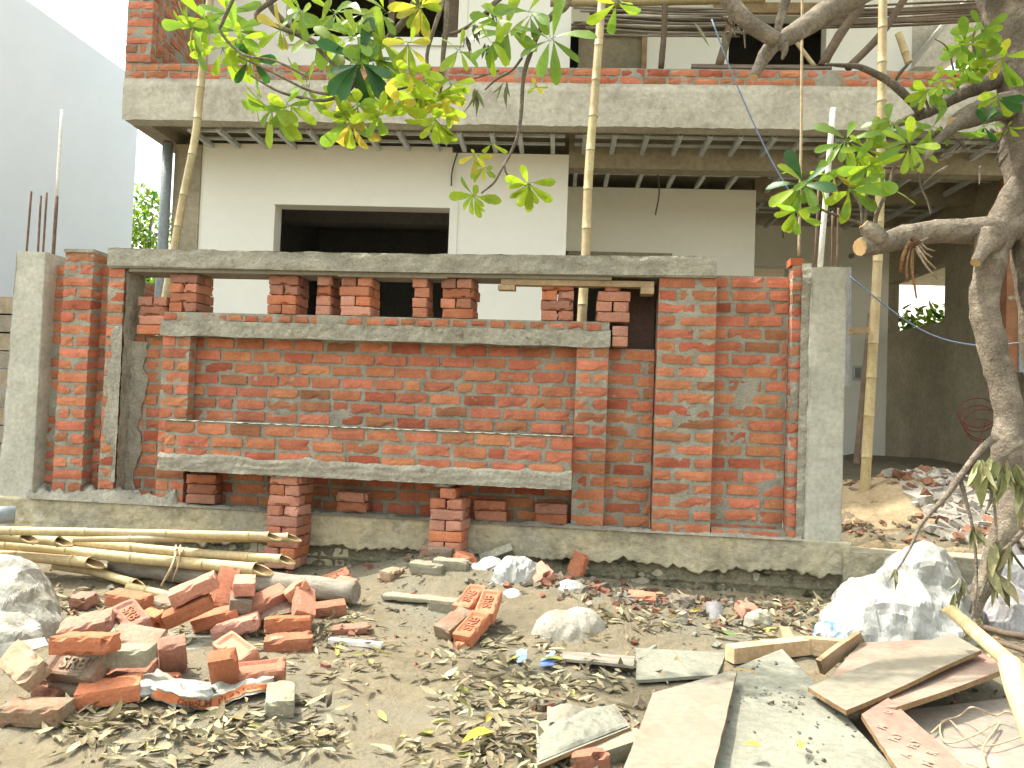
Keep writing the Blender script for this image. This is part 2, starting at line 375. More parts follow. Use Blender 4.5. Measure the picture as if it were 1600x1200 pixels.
# plinth: a plastered face with a ragged lower edge over older stained masonry
m = MB()
m.box(-5.6, 1.66, 5.33, 5.62, -.25, .395, 0)
def plf(u, v):
    x = -5.6+7.26*u; low = .17+.05*N.noise(Vector((x*2.1, 1, 0)))+.045*N.noise(Vector((x*8, 2, 0)))+.035*N.noise(Vector((x*24, 2, 0)))
    if x < -2.6: low -= .03
    z = low+(.405-low)*min(1, v*1.05)
    q = Vector((x, z, 4)); d = .012*N.noise(q*5)+.008*N.noise(q*17)+.006*N.noise(q*45)
    y = 5.285-d
    if v > .95: y = 5.285-d+(v-.95)/.05*.07; z = .405+.006*N.noise(q*20)
    if v < .04: y = 5.34
    return (x, y, z)
m.grid(plf, 420, 22, 0)
part(m, 'plinth', [m_plinth])
m = MB()
def stf(u, v):
    x = -5.6+7.26*u; z = -.2+.55*v; q = Vector((x, z, 8))
    cour = abs(((z/.085) % 1)-.5); ver = abs(((x/.23+.5*(int(z/.085+10) % 2)) % 1)-.5)
    gro = .012*(1 if (cour > .40 or ver > .46) else 0)
    return (x, 5.325-.02*N.noise(q*6)-.012*N.noise(q*20)-gro*.8, z)
m.grid(stf, 520, 60, 0)
part(m, 'plinth_footing', [m_moss])
# rubble mortar on top of the plinth
m = MB()
def topf(u, v):
    x = -4.2+5.55*u; q = Vector((x, v, 2)); e = math.sin(PI*min(1, v*1.2))
    w = .6+2.2*(x < -3.05)
    return (x, 5.265+.17*v-.02*w*e*max(0, N.noise(q*5)), .40+e*w*(.022+.045*max(0, N.noise(q*6))+.02*N.noise(q*17))+.012*N.noise(Vector((x*25, v*4, 0)))*e)
m.grid(topf, 260, 8, 0)
part(m, 'bedding_mortar', [m_cement])
# back panel
def hole(x, z): return (-3.52 < x < -3.36 and .60 < z < .70)
m, n = bpart('back_panel', -3.53, .372, .40, 1.65, YB, .11, ['S'], .0868, seed=1, thr=-.006, clump=.016); part(m, n)
PIER1 = [(BL,), (BD, BD)]
m, n = bpart('frame_pier', -3.238, -3.015, .405, 1.65, YL, .11, PIER1, seed=2, clump=.02); part(m, n)
m, n = bpart('frame_pier', -.178, .050, .405, 1.65, YL, .11, PIER1, seed=3, clump=.02); part(m, n)
m = MB()
def linf(u, v):
    x = -3.245+3.30*u; z = 1.645+.112*v; q = Vector((x, z, 3))
    low = .012*N.noise(Vector((x*4, 0, 0)))
    return (x, 5.325-.014*N.noise(q*7)-.010*N.noise(q*25)-.006*N.noise(q*60), z+(low if v < .2 else 0)+(.012*N.noise(Vector((x*7, 5, 0))) if v > .8 else 0))
m.grid(linf, 300, 10, 1); m.box(-3.24, .05, 5.335, 5.56, 1.65, 1.752, 1)
part(m, 'lintel', [m_brick, m_cement])
m = MB(); brickwork(m, -3.238, .05, 1.75, 1.822, 5.335, .22, ['H'], .072, .020, seed=5, thr=-.004, clump=.05); part(m, 'header_course')
# planter box: front wall, ends, base slab, soil
box = MB(); brickwork(box, -3.0, -.17, .762, 1.03, YX, .11, ['S'], .0893, .017, seed=6, clump=.02, amp=.008, thr=-.005)
box.box(-2.998, -2.89, 5.13, 5.44, .75, 1.027, 0, (.45, .13, .06)); box.box(-.28, -.172, 5.13, 5.44, .75, 1.027, 0, (.45, .13, .06))
bx = part(box, 'planter_box')
m = MB()
def bxf(u, v):
    x = -3.03+2.862*u; q = Vector((x, v, 6)); top = .80+.035*N.noise(Vector((x*3.3, 0, 1)))+.014*N.noise(Vector((x*14, 0, 1)))
    z = .684+(top-.684)*v; y = YX-.012-.012*N.noise(q*6)-.006*N.noise(Vector((x*30, z*30, 0)))
    if v > .85: y += .018*(v-.85)/.15
    if v < .05: z += .006*N.noise(Vector((x*20, 3, 0)))
    return (x, y, z)
m.grid(bxf, 280, 10, 0); m.box(-3.02, -.171, YX+.004, 5.44, .688, .755, 0)
part(m, 'base_slab', [m_cement], bx)
m = MB(); m.grid(lambda u, v: (-2.998+2.826*u, YX-.002+.118*v, 1.031+.006*N.noise(Vector((u*60, v*4, 3)))+.004*N.noise(Vector((u*200, v*9, 3)))), 200, 6, 0); part(m, 'mortar_top', [m_mortar], bx)
m = MB(); m.grid(lambda u, v: (-2.89+2.61*u, 5.135+.31*v, .97+.02*N.noise(Vector((u*30, v*4, 0)))), 90, 8, 0); part(m, 'soil_fill', [m_cement], bx)
# left piers
m, n = bpart('side_panel', -4.19, -3.66, .41, 2.17, 5.42, .11, ['S'], .088, seed=7, clump=.03); part(m, n)
m, n = bpart('brick_pillar', -4.03, -3.79, .365, 2.255, YF, .22, PIER1, .0905, .021, seed=8, clump=.024, amp=.010, thr=-.0045)
sheet(m, -4.03, -3.79, 2.245, 2.268, YF-.004, .01, .02, 1, 9); m.box(-4.025, -3.795, YF+.004, YF+.21, 2.25, 2.272, 1); part(m, n)
m, n = bpart('corner_pier', -3.665, -3.535, .40, 2.14, YF, .26, [(BD,)], .0885, .018, seed=10, clump=.035, amp=.010, thr=-.003)
# cement render down the jamb and its front edge
def jam(u, v):
    z = .42+1.72*v; q = Vector((u*.3, z, 2)); e = .012*N.noise(q*8)+.006*N.noise(q*30)
    return (-3.522+e, 5.31+.24*u, z)
m.grid(jam, 14, 90, 1)
def jamf(u, v):
    z = .55+1.15*v; w = .05+.045*N.noise(Vector((z*2.2, 0, 0)))+.03*N.noise(Vector((z*9, 0, 0)))
    if .25 < v < .8: w += .035
    q = Vector((u, z, 6)); return (-3.518-w*u*1.3, YF-.014+.010*u-.008*N.noise(q*7)-.006*N.noise(q*22), z)
m.grid(jamf, 10, 70, 1)
def jamb2(u, v):
    z = .45+1.15*v; w = .09+.10*N.noise(Vector((z*2.7, 3, 0)))+.04*N.noise(Vector((z*11, 0, 0)))
    q = Vector((u, z, 9)); return (-3.525+max(.02, w)*u, YB-.035+.032*u-.012*N.noise(q*8)-.006*N.noise(q*25), z)
m.grid(jamb2, 12, 80, 1)
part(m, n, [m_brick, m_cement])
# right piers
PIER15 = [(BD, BL), (BL, BD)]
m, n = bpart('brick_pillar', .37, .764, .395, 2.145, YF, .26, PIER15, .0875, .021, seed=12, clump=.026, amp=.010, thr=-.0045); part(m, n)
m, n = bpart('side_panel', .766, 1.262, .39, 2.175, 5.42, .11, ['S'], .0885, seed=13, clump=.03, thr=-.005); part(m, n)
m, n = bpart('base_course', .766, 1.262, .375, .452, 5.315, .10, ['S'], .08, seed=14); part(m, n)
m, n = bpart('corner_pier', 1.258, 1.362, .385, 2.235, 5.33, .12, [(.07,)], .0885, seed=15, clump=.06, amp=.012)
m.box(1.245, 1.33, 5.335, 5.45, 2.236, 2.285, 0, (.46, .13, .06))
sheet(m, 1.318, 1.376, .385, 2.25, 5.318, .016, .012, 1, 16, 0, .9, .03); part(m, n, [m_brick, m_cement])
# coping beam
def cop(face):
    def f(u, v):
        x = -3.66+4.41*u; q = Vector((x, v, face))
        sag = -.012*math.sin(PI*u)
        if face == 0: return (x, 5.275-.010*N.noise(Vector((x*5, v*2, 1)))-.007*N.noise(Vector((x*22, v*5, 1))), 2.146+.132*v+sag+.010*N.noise(Vector((x*6, 4, 0)))*(v > .8))
        if face == 1: return (x, 5.275+.30*v-.012*N.noise(q*9)*(v < .1), 2.278+sag+.010*N.noise(Vector((x*6, 4, 0)))+.006*N.noise(Vector((x*15, v*5, 1))))
    return f
m = MB(); m.grid(cop(0), 300, 9, 0); m.grid(cop(1), 300, 6, 0); m.box(-3.655, .745, 5.285, 5.57, 2.134, 2.26, 0)
part(m, 'coping', [m_cement])

# shuttering boards left under the coping
m = MB(); m.box(-3.50, .05, 5.30, 5.56, 2.108, 2.132, 0); m.box(-1.9, -1.1, 5.295, 5.35, 2.10, 2.112, 0)
m.build('shuttering_board', [m_ply], None, 'pale shuttering plank under the left part of the grey coping', 'plank')
m = MB(); m.box(-.72, .34, 5.315, 5.40, 2.066, 2.106, 0, (1, 1, 1)); m.box(.25, .34, 5.31, 5.44, 2.02, 2.064, 0, (1.2, 1.2, 1.2)); m.box(-.74, -.62, 5.312, 5.40, 2.03, 2.064, 0, (1.1, 1.1, 1.1))
m.build('shuttering_batten', [m_batten], None, 'brown timber batten wedged under the right end of the coping', 'batten')
m = MB(); m.slab([(.10, 5.56, 1.66), (.366, 5.56, 1.66), (.366, 5.575, 2.12), (.10, 5.575, 2.12)], .018, 0, n=6)
m.build('shuttering_sheet', [m_shut], None, 'dark brown shuttering sheet in the opening beside the wide brick pillar', 'board')

# concrete columns
def column(name, x0, x1, y0, y1, z0, z1, label, taper=0.0):
    m = MB()
    def side(a, b):
        def f(u, v):
            z = z0+(z1-z0)*v; x = a[0]+(b[0]-a[0])*u; y = a[1]+(b[1]-a[1])*u
            q = Vector((x, y, z)); d = .006*N.noise(q*5)+.003*N.noise(q*24)
            if u in (0, 1): d -= .004
            nx, ny = (b[1]-a[1]), -(b[0]-a[0]); l = math.hypot(nx, ny)
            tp = -taper*(1-v) if x < (x0+x1)/2 else 0
            return (x+d*nx/l+tp, y+d*ny/l, z+.006*N.noise(q*9)*(v > .97))
        return f
    c = [(x0, y0), (x1, y0), (x1, y1), (x0, y1)]
    for i in range(4): m.grid(side(c[i], c[(i+1) % 4]), 10, 60, 0)
    m.box(x0+.005, x1-.005, y0+.005, y1-.005, z1-.05, z1-.002, 0)
    return m.build(name, [m_conc], None, label, 'column', kind='thing')
cl = column('concrete_column', -4.42, -4.178, 5.30, 5.54, -.1, 2.245, 'grey concrete column at the left end of the wall', .05)
cr = column('concrete_column', 1.373, 1.605, 5.30, 5.53, .30, 2.222, 'pale grey concrete column at the right end of the wall beside the gateway')
def bar(parent, name, px0, py0, px1, py1, Y, r, m_, bend=None):
    a = Q(px0, py0, Y); b = Q(px1, py1, Y); pts = [a, b]
    if bend: pts = [a, Q(bend[0], bend[1], Y), b]
    m = MB(); m.tube(smooth(pts, 4), r, 8, 0); m.build(name, [m_], parent)
for a in ((49, 299, 41, 400, 5.42), (64, 306, 59, 400, 5.46), (73, 301, 67, 400, 5.36)): bar(cl, 'rebar', *a, .008, m_rebar)
bar(cl, 'rebar', 89, 307, 83, 400, 5.5, .013, m_rebar); bar(cl, 'pipe_sleeve', 97, 172, 88, 310, 5.5, .011, m_pvc)
for a in ((1279, 290, 1273, 420, 5.40), (1301, 330, 1300, 420, 5.48), (1310, 325, 1308, 420, 5.45)): bar(cr, 'rebar', *a, .008, m_rebar)
bar(cr, 'pipe_sleeve', 1302, 169, 1281, 420, 5.36, .019, m_pvc)

# low kerb wall across the gateway
m = MB()
def kf(face):
    def f(u, v):
        x = 1.61+6.4*u; q = Vector((x, v, face+3)); d = .010*N.noise(Vector((x*4, v*2, face)))+.005*N.noise(Vector((x*20, v*6, face)))
        if face == 0:
            low = .08+.04*N.noise(Vector((x*6, 0, 2)))+.02*N.noise(Vector((x*20, 0, 2)))
            if x > 2.3: low -= .12
            return (x, 5.27-d, low+(.345-low)*v)
        return (x, 5.27+.22*v-d*(v < .2), .345+d*.6)
    return f
m.grid(kf(0), 200, 10, 0); m.grid(kf(1), 200, 6, 0); m.box(1.61, 8, 5.30, 5.48, -.2, .335, 1)
m.build('kerb_wall', [m_plinth, m_moss], None, 'low plastered concrete kerb wall across the gateway opening', 'kerb')

# ------------------------------------------------------------------ loose bricks
VAR = []
def brick_mesh(seed, frog=False, chip=.03, L_=BL, D_=BD, H_=BH, mt=None):
    vs, fs = brick_lattice(L_, D_, H_, seed, 18 if frog else 9, 9 if frog else 5, 4, .0028, .0035, chip, frog)
    me = bpy.data.meshes.new('brick'); me.from_pydata([tuple(v) for v in vs], [], fs); me.materials.append(mt or m_loose); return me
for i in range(10): VAR.append(brick_mesh(i+1, False, .006+.010*(i % 3)))
HEADV = [brick_mesh(40+i, False, .01, .115) for i in range(3)]
def text_mesh(s, size, ext, m_, name='lettering'):
    cu = bpy.data.curves.new(name, 'FONT'); cu.body = s; cu.size = size; cu.extrude = ext; cu.align_x = 'CENTER'; cu.align_y = 'CENTER'; cu.resolution_u = 3; cu.offset = size*.012
    o = bpy.data.objects.new('tmp', cu); COL.objects.link(o); dg = bpy.context.evaluated_depsgraph_get(); dg.update()
    me = bpy.data.meshes.new_from_object(o.evaluated_get(dg)); bpy.data.objects.remove(o); me.name = name
    me.materials.clear(); me.materials.append(m_); return me
SRB = text_mesh('SRB', .070, .005, m_frog); SRBD = text_mesh('SRB', .070, .005, m_frogd)
FROGM = brick_mesh(77, True, .01); FROGD = brick_mesh(78, True, .01, mt=m_dusty)
def brick(me, loc, rot, label, group=None, frogtext=None):
    o = bpy.data.objects.new('brick', me); COL.objects.link(o); o.matrix_world = Matrix.Translation(loc) @ rot
    tag(o, label, 'brick', group)
    if frogtext is not None:
        t = bpy.data.objects.new('lettering', frogtext); COL.objects.link(t); t.parent = o; t.location = (0, 0, BH/2-.0095)
    return o
RZ = lambda a: Matrix.Rotation(a, 4, 'Z'); RX = lambda a: Matrix.Rotation(a, 4, 'X'); RY = lambda a: Matrix.Rotation(a, 4, 'Y')
ORD = ['lowest', 'second', 'third', 'fourth', 'fifth', 'sixth', 'seventh', 'eighth', 'ninth', 'tenth']
def stack(desc, pxc, pyb, Yf, z0, yaw, courses, group, lean=0.0):
    p = Q(pxc, pyb, Yf); z = z0; n = len(courses)
    for ci, c in enumerate(courses):
        which = 'topmost' if ci == n-1 else ORD[ci]
        jx = rnd.uniform(-.007, .007)+lean*ci; base = RZ(yaw+rnd.gauss(0, .03))
        ctr = Vector((p.x+jx, Yf+.112, z+BH/2+.0006))
        items = {'S': [((0, -.058), 0, 'front'), ((0, .058), 0, 'rear')], 'H': [((-.0585, 0), PI/2, 'left'), ((.0585, 0), PI/2, 'right')],
                 'h': [((0, 0), PI/2, '')], 's': [((0, -.05), 0, '')], 'b': [((-.06, -.05), 0, 'left half'), ((.06, -.05), 0, 'right half')]}[c]
        for (dx, dy), a, side in items:
            off = base @ Vector((dx+rnd.uniform(-.002, .002), dy+rnd.uniform(-.004, .004), 0))
            me = rnd.choice(HEADV) if c == 'b' else rnd.choice(VAR)
            cs = {'H': 'header', 'h': 'single header', 'S': 'stretcher', 's': 'single stretcher', 'b': 'brick'}[c]
            brick(me, ctr+off, base @ RZ(a+rnd.gauss(0, .012)+(PI if rnd.random() < .5 else 0)),
                  ' '.join(f'{side} {cs} in the {which} course of the {desc}'.split()), group)
        z += BH+.0012
G1 = 'bricks stacked dry under the coping'
stack('low stack against the rendered jamb', 235, 521, 5.36, 1.652, 0, ['s', 's', 's', 'b'], G1)
stack('first lintel stack from the left', 286, 487, 5.335, 1.823, rad(-5), ['H', 'S', 'H', 'S'], G1)
stack('second lintel stack from the left', 440, 489, 5.335, 1.823, 0, ['H', 'S', 'H', 'S'], G1)
stack('narrow third lintel stack from the left', 504, 492, 5.335, 1.823, rad(2), ['h', 'h', 'h', 'h'], G1)
stack('fourth lintel stack from the left', 554, 492, 5.335, 1.823, 0, ['S', 'H', 'S', 'H'], G1)
stack('narrow lone stack near the lintel centre', 654, 495, 5.335, 1.823, rad(1), ['h', 'h', 'h', 'h'], G1)
stack('wide stack right of the lintel centre', 714, 498, 5.335, 1.823, rad(-3), ['S', 'H', 'S', 'H'], G1)
stack('lintel stack just left of the bamboo', 868, 502, 5.335, 1.823, rad(2), ['H', 'H', 'S', 'H'][1:]+['S'], G1)
stack('last stack at the right lintel end', 957, 505, 5.335, 1.823, rad(2), ['S', 'H', 'S', 'h'], G1)
stack('pair perched just right of the lintel', 968, 541, 5.335, 1.655, rad(0), ['h', 'h'], G1)
G2 = 'bricks propping the planter box'
stack('tall prop under the planter box', 436, 905, YX+.02, gz(-2.1, 5.15)+.005, rad(-4), ['S', 'H', 'S', 'H', 'S', 'H', 'S', 'H', 'S'], G2, .002)
stack('shorter prop under the planter box', 694, 880, YX+.02, .155, rad(-5), ['S', 'H', 'S', 'H', 'S', 'H', 'h'], G2, .002)
stack('trio on the plinth under the box', 311, 789, 5.32, .42, 0, ['s', 's', 's'], G2)
stack('plinth pair between the two props', 548, 803, 5.32, .42, 0, ['s', 's'], G2)
stack('plinth pair beside the shorter prop', 764, 818, 5.32, .41, 0, ['s', 's'], G2)
stack('plinth pair below the right box end', 859, 824, 5.32, .41, rad(2), ['s', 's'], G2)
for px, py, d in ((441, 744, 'left'), (694, 757, 'right')):
    m = MB(); c = Q(px, py, YX+.06)
    def lf(u, v):
        an = 2*PI*u; r = math.sin(PI*v); q = Vector((math.cos(an)*r, math.sin(an)*r, math.cos(PI*v)))
        return c+Vector((q.x*.075, q.y*.05, q.z*.022))*(1+.5*N.noise(q*3+c))
    m.grid(lf, 18, 10, 0); m.build('mortar_dab', [m_cement], None, f'lump of pale mortar on top of the {d} prop stack', 'mortar')

# ------------------------------------------------------------------ the house under construction
house = empty('unfinished_house', HO, 'unfinished white two storey house with concrete balcony slab and brick parapet', 'house', rz=HR, local=True)
def hp(mb, name, mats, parent=None): return mb.build(name, mats, parent or house)
wx0, wz1 = HL(430, 318, .72); wx1 = HL(703, 328, .72)[0]; wz1 = 3.278
m = MB()
m.box(-4.305, wx0, .72, .92, .2, 3.93, 0); m.box(wx1, -.372, .72, .92, .2, 3.87, 0); m.box(wx0, wx1, .72, .92, wz1, 3.93, 0); m.box(wx0, wx1, .72, .92, .2, 1.7, 0)
m.box(-.572, -.374, .92, 1.898, .2, 3.87, 0)
w2x0, w2z = HL(892, 400, 1.9); w2x1 = HL(1050, 400, 1.9)[0]
m.box(w2x1, 1.85, 1.9, 2.1, .2, 3.88, 0); m.box(-.374, w2x1, 1.9, 2.1, w2z+.06, 3.88, 0)
m.box(1.65, 1.85, 2.1, 3.648, .2, 3.88, 0)
w3x0, w3z = HL(1180, 415, 3.65); w3x1 = HL(1232, 415, 3.65)[0]
m.box(w3x1, 4.12, 3.65, 3.85, .64, 3.90, 0); m.box(1.652, w3x1, 3.65, 3.85, w3z, 3.90, 0); m.box(1.652, w3x1, 3.65, 3.85, .64, 1.7, 0)
lw = hp(m, 'lower_wall', [m_white])
m = MB()
for z0, z1, a, b in ((wz1, wz1+.075, wx0-.02, wx1+.085), (1.7, wz1, wx1, wx1+.085)): m.box(a, b, .705, .72, z0+.001, z1, 0)
hp(m, 'window_surround', [m_white], lw)
m = MB(); m.box(w2x0-.03, w2x1+.0, 1.885, 2.0, w2z-.002, w2z+.058, 0); hp(m, 'door_lintel', [m_soff], lw)
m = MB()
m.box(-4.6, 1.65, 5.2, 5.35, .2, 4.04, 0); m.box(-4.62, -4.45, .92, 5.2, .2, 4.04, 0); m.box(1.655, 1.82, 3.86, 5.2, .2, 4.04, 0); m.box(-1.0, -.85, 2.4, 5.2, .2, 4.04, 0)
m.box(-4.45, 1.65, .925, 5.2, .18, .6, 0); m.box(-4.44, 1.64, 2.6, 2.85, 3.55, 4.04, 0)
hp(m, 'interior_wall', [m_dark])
m = MB()   # rough column at the corner with its downpipe
m.box(-4.60, -4.307, .70, .95, 0, 3.905, 0); hp(m, 'corner_column', [m_soff])
m = MB(); m.tube([Vector((-4.66, .66, z)) for z in (0, 1, 2, 3, 3.9)], .055, 12, 0); hp(m, 'downpipe', [m_gpipe])
# slab with a cast front edge
m = MB()
def slf(u, v):
    x = -4.79+13*u; q = Vector((x, v*.4, 1)); d = .010*N.noise(q*3)+.007*N.noise(Vector((x*14, v*3, 2)))
    z = 3.905+.418*v+(.012*N.noise(Vector((x*3, 7, 0)))+.008*N.noise(Vector((x*13, 7, 0))))*(1 if v < .12 else 0)
    return (x, -d+.012*(v > .9), z)
m.grid(slf, 420, 14, 0)
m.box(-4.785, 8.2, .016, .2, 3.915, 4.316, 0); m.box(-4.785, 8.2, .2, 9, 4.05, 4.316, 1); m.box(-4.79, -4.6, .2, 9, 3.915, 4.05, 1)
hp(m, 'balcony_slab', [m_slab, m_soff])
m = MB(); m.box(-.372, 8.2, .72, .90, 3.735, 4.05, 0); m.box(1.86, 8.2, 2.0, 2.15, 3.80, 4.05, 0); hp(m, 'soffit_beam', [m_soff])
for sec, (xa, xb, ya, yb, st, z) in enumerate(((-4.2, -.42, .205, .715, .305, 3.885), (-.22, 6.2, .205, .715, .30, 3.885), (-.28, 1.8, .905, 1.89, .36, 3.885), (2.0, 4.35, .905, 1.99, .34, 3.885), (2.05, 4.35, 2.155, 3.64, .36, 3.87))):
    x = xa
    while x < xb:
        xx = x+rnd.uniform(-.02, .02)
        m = MB(); m.box(xx-.022, xx+.022, ya, yb, z-.012, z+.012, 0); m.box(xx-.022, xx-.019, ya, yb, z+.012, z+.035, 0); m.box(xx+.019, xx+.022, ya, yb, z+.012, z+.035, 0)
        hp(m, 'ceiling_channel', [m_steel]); x += st
    for yy in ((ya+yb)/2-.1, (ya+yb)/2+.13):
        m = MB(); m.box(xa-.1, xb, yy-.015, yy+.015, z+.037, z+.062, 0); hp(m, 'ceiling_runner', [m_steel])
# brick parapet and the return pier on the left of the balcony
m = MB(); brickwork(m, -4.8, 7.5, 4.322, 4.482, .025, .11, ['S'], .08, .014, seed=21, clump=.03); hp(m, 'brick_parapet', BM)
m = MB(); brickwork(m, -4.8, -4.53, 4.486, 7.3, .01, .11, [(BL,), (BD, BD)], .0885, seed=22, clump=.03); a = MB(); brickwork(a, .12, 1.19, 4.486, 7.3, 4.53, .11, ['S'], .0885, seed=23, clump=.03)
a.v = [(-y, x, z) for x, y, z in a.v]; m.v, base = m.v+a.v, len(m.v)
m.f += [tuple(i+base for i in f) for f in a.f]; m.m += a.m; m.c += a.c; m.s += a.s
hp(m, 'brick_pier', BM)
# upper floor
m = MB(); ux0, uz0 = HL(445, 58, 1.2); ux1 = HL(715, 62, 1.2)[0]
m.box(-4.8, ux0, 1.2, 1.4, 4.32, 7.4, 0); m.box(ux1, -.40, 1.2, 1.4, 4.32, 7.4, 0); m.box(ux0, ux1, 1.2, 1.4, 4.32, uz0, 0); m.box(ux0, ux1, 1.2, 1.4, 6.9, 7.4, 0)
YU = 2.6
dx0, dz = HL(905, 45, YU); dx1 = HL(1012, 47, YU)[0]; ex0, ez = HL(1140, 24, YU); ex1 = HL(1292, 24, YU)[0]; fx1 = HL(1425, 60, YU)[0]
m.box(dx1, ex0, YU, YU+.2, 4.32, 7.4, 0); m.box(ex1, fx1, YU, YU+.2, 4.32, 7.4, 0); m.box(ex0, ex1, YU, YU+.2, ez, 7.4, 0); m.box(-.42, dx1, YU, YU+.2, dz, 7.4, 0)
m.box(-.6, -.402, 1.4, YU, 4.32, 7.4, 0)
uw = hp(m, 'upper_wall', [m_white])
m = MB(); m.box(ux0-.08, ux1+.08, 1.17, 1.2, uz0-.09, uz0-.002, 0); m.box(ux1+.002, ux1+.10, 1.18, 1.2, uz0, 6.9, 0); hp(m, 'window_sill', [m_white], uw)
m = MB()
for px, w in ((612, .035), (650, .05), (709, .05)):
    xx = HL(px, 30, 1.3)[0]; m.box(xx-w, xx+w, 1.27, 1.33, uz0, 6.9, 0)
hp(m, 'window_frame', [m_wood], uw)
m = MB(); m.box(dx0, dx1-.07, YU+.06, YU+.10, 4.36, dz-.05, 0); hp(m, 'door_panel', [m_soff], uw)
m = MB(); m.box(dx1-.07, dx1-.002, YU-.02, YU+.12, 4.33, dz-.002, 0); m.box(dx0, dx1-.07, YU-.02, YU+.05, dz-.07, dz-.002, 0); hp(m, 'door_frame', [m_batten], uw)
m = MB(); m.box(ex0-.2, ex1+.05, YU-.06, YU-.002, ez+.01, ez+.14, 0); hp(m, 'window_lintel', [m_batten], uw)
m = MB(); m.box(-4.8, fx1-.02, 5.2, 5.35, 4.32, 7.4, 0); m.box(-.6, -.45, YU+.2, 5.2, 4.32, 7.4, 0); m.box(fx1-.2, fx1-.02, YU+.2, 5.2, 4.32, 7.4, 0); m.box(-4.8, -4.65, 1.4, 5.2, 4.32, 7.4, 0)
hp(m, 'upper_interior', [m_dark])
m = MB(); m.box(-4.9, fx1, .0, 5.5, 7.41, 7.56, 0); hp(m, 'unseen_roof', [m_soff])  # unseen roof over the upper floor, added for the shadow it casts
m = MB(); pl = [HL(*p, 2.3) for p in ((1428, 104), (1462, 104), (1600, 10), (1600, -40), (1545, -40))]
n_ = len(pl); m.add([(x, 2.3, z) for x, z in pl]+[(x, 3.4, z) for x, z in pl], [tuple(range(n_)), tuple(range(2*n_-1, n_-1, -1))]+[(i, i+n_, (i+1) % n_+n_, (i+1) % n_) for i in range(n_)], 0)
hp(m, 'stair_flight', [m_slab])
m = MB(); a0 = HL(1400, 60, 3.5)[0]; a1 = HL(1545, 60, 3.5)[0]
sp = [HL(*p, 3.5) for p in ((1415, 108), (1462, 108), (1580, 20), (1580, -40), (1415, -40))]
m.add([(x, 3.5, z) for x, z in sp]+[(x, 3.6, z) for x, z in sp], [tuple(range(5)), tuple(range(9, 4, -1))]+[(i, i+5, (i+1) % 5+5, (i+1) % 5) for i in range(5)], 0); hp(m, 'stair_wall', [m_slab])
m = MB(); c0 = HL(1541, 60, 2.3)[0]; m.box(c0, c0+.2, 2.3, 2.5, 4.32, 7.4, 0); hp(m, 'stair_post', [m_soff])
# carport side wall with its opening
m = MB()
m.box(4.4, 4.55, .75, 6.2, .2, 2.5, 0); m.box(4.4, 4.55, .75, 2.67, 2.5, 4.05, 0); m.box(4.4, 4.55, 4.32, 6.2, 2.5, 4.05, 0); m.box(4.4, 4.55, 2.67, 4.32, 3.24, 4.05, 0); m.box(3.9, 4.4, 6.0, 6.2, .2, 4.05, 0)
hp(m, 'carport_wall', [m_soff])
m = MB(); bx0 = HL(1574, 400, .72)[0]; m.box(bx0, bx0+.12, .72, .9, 1.75, 3.73, 0, (.30, .15, .08)); m.box(bx0+.121, bx0+2, .70, .9, 1.75, 3.73, 1); hp(m, 'infill_wall', [m_brick, m_gpipe])
m = MB(); sx, sz = HL(1344, 583, 3.64); m.box(sx-.10, sx+.10, 3.63, 3.649, sz-.10, sz+.10, 0); m.box(sx-.07, sx+.0, 3.62, 3.63, sz-.07, sz+.07, 1); m.box(sx+.03, sx+.06, 3.62, 3.63, sz-.05, sz+.05, 1); hp(m, 'switch_box', [m_steel, m_dark])
m = MB(); sx, sz = HL(1330, 400, 3.64); m.tube([(sx, 3.62, sz), (sx, 3.655, sz)], .035, 10, 0, sm=False); hp(m, 'conduit_outlet', [m_dark])

# ------------------------------------------------------------------ neighbours, far greenery
m = MB(); m.box(-16, -7, 6.2, 10.62, 0, 5.88, 0); m.build('neighbour_building', [m_nbwall], None, 'tall plain grey rendered building on the left behind the wall', 'building')
m = MB(); m.box(9.0, 9.3, 4, 40, 0, 9, 0); m.build('neighbour_house', [m_nbpale], None, 'bright pale house wall seen through the carport opening', 'building')
m = MB(); a = MB(); brickwork(a, 7.15, 8.6, 0, 2.42, 4.93, .11, ['S'], .0885, seed=31); a.v = [(-y, x, z) for x, y, z in a.v]
a.build('side_wall', BM, None, 'low brick side wall running back beside the house corner', 'wall', kind='thing')
m = MB(); 
for i in range(12): m.box(-6.2+rnd.uniform(-.02, .02), -4.75, 6.1, 6.3, .1+i*.16, .245+i*.16, 0, (.36, .29, .2) if i % 2 else (.30, .26, .2))
m.build('stone_wall', [m_stone], None, 'rough stone wall at the far left edge behind the concrete column', 'wall', kind='thing')
def leaf(mb, base, d, nr, L, w, curl=.2, fold=.25, col=(1, 1, 1), mat_=0, tw=0.0, shape=0):
    d = d.normalized(); s_ = d.cross(nr)
    if s_.length < 1e-4: s_ = d.orthogonal()
    s_.normalize(); n = s_.cross(d).normalized()
    ts, ws = (((0, .2, .5, .8, .94, 1), (.10, .36, .78, 1, .66, .12)) if shape == 0 else ((0, .18, .45, .75, 1), (.12, .7, 1, .6, .03)))
    vs = []
    for t, k_ in zip(ts, ws):
        c = base+d*(L*t)+n*(-curl*L*t*t); an = tw*t; sv = s_*math.cos(an)+n*math.sin(an); nv = n*math.cos(an)-s_*math.sin(an)
        h = w*.5*k_
        vs += [c-sv*h+nv*(fold*h), c, c+sv*h+nv*(fold*h)]
    fs = []
    for i in range(len(ts)-1): a = i*3; fs += [(a, a+1, a+4, a+3), (a+1, a+2, a+5, a+4)]
    mb.add(vs, fs, mat_, col, True)
def rv(): return Vector((rnd.gauss(0, 1), rnd.gauss(0, 1), rnd.gauss(0, 1))).normalized()
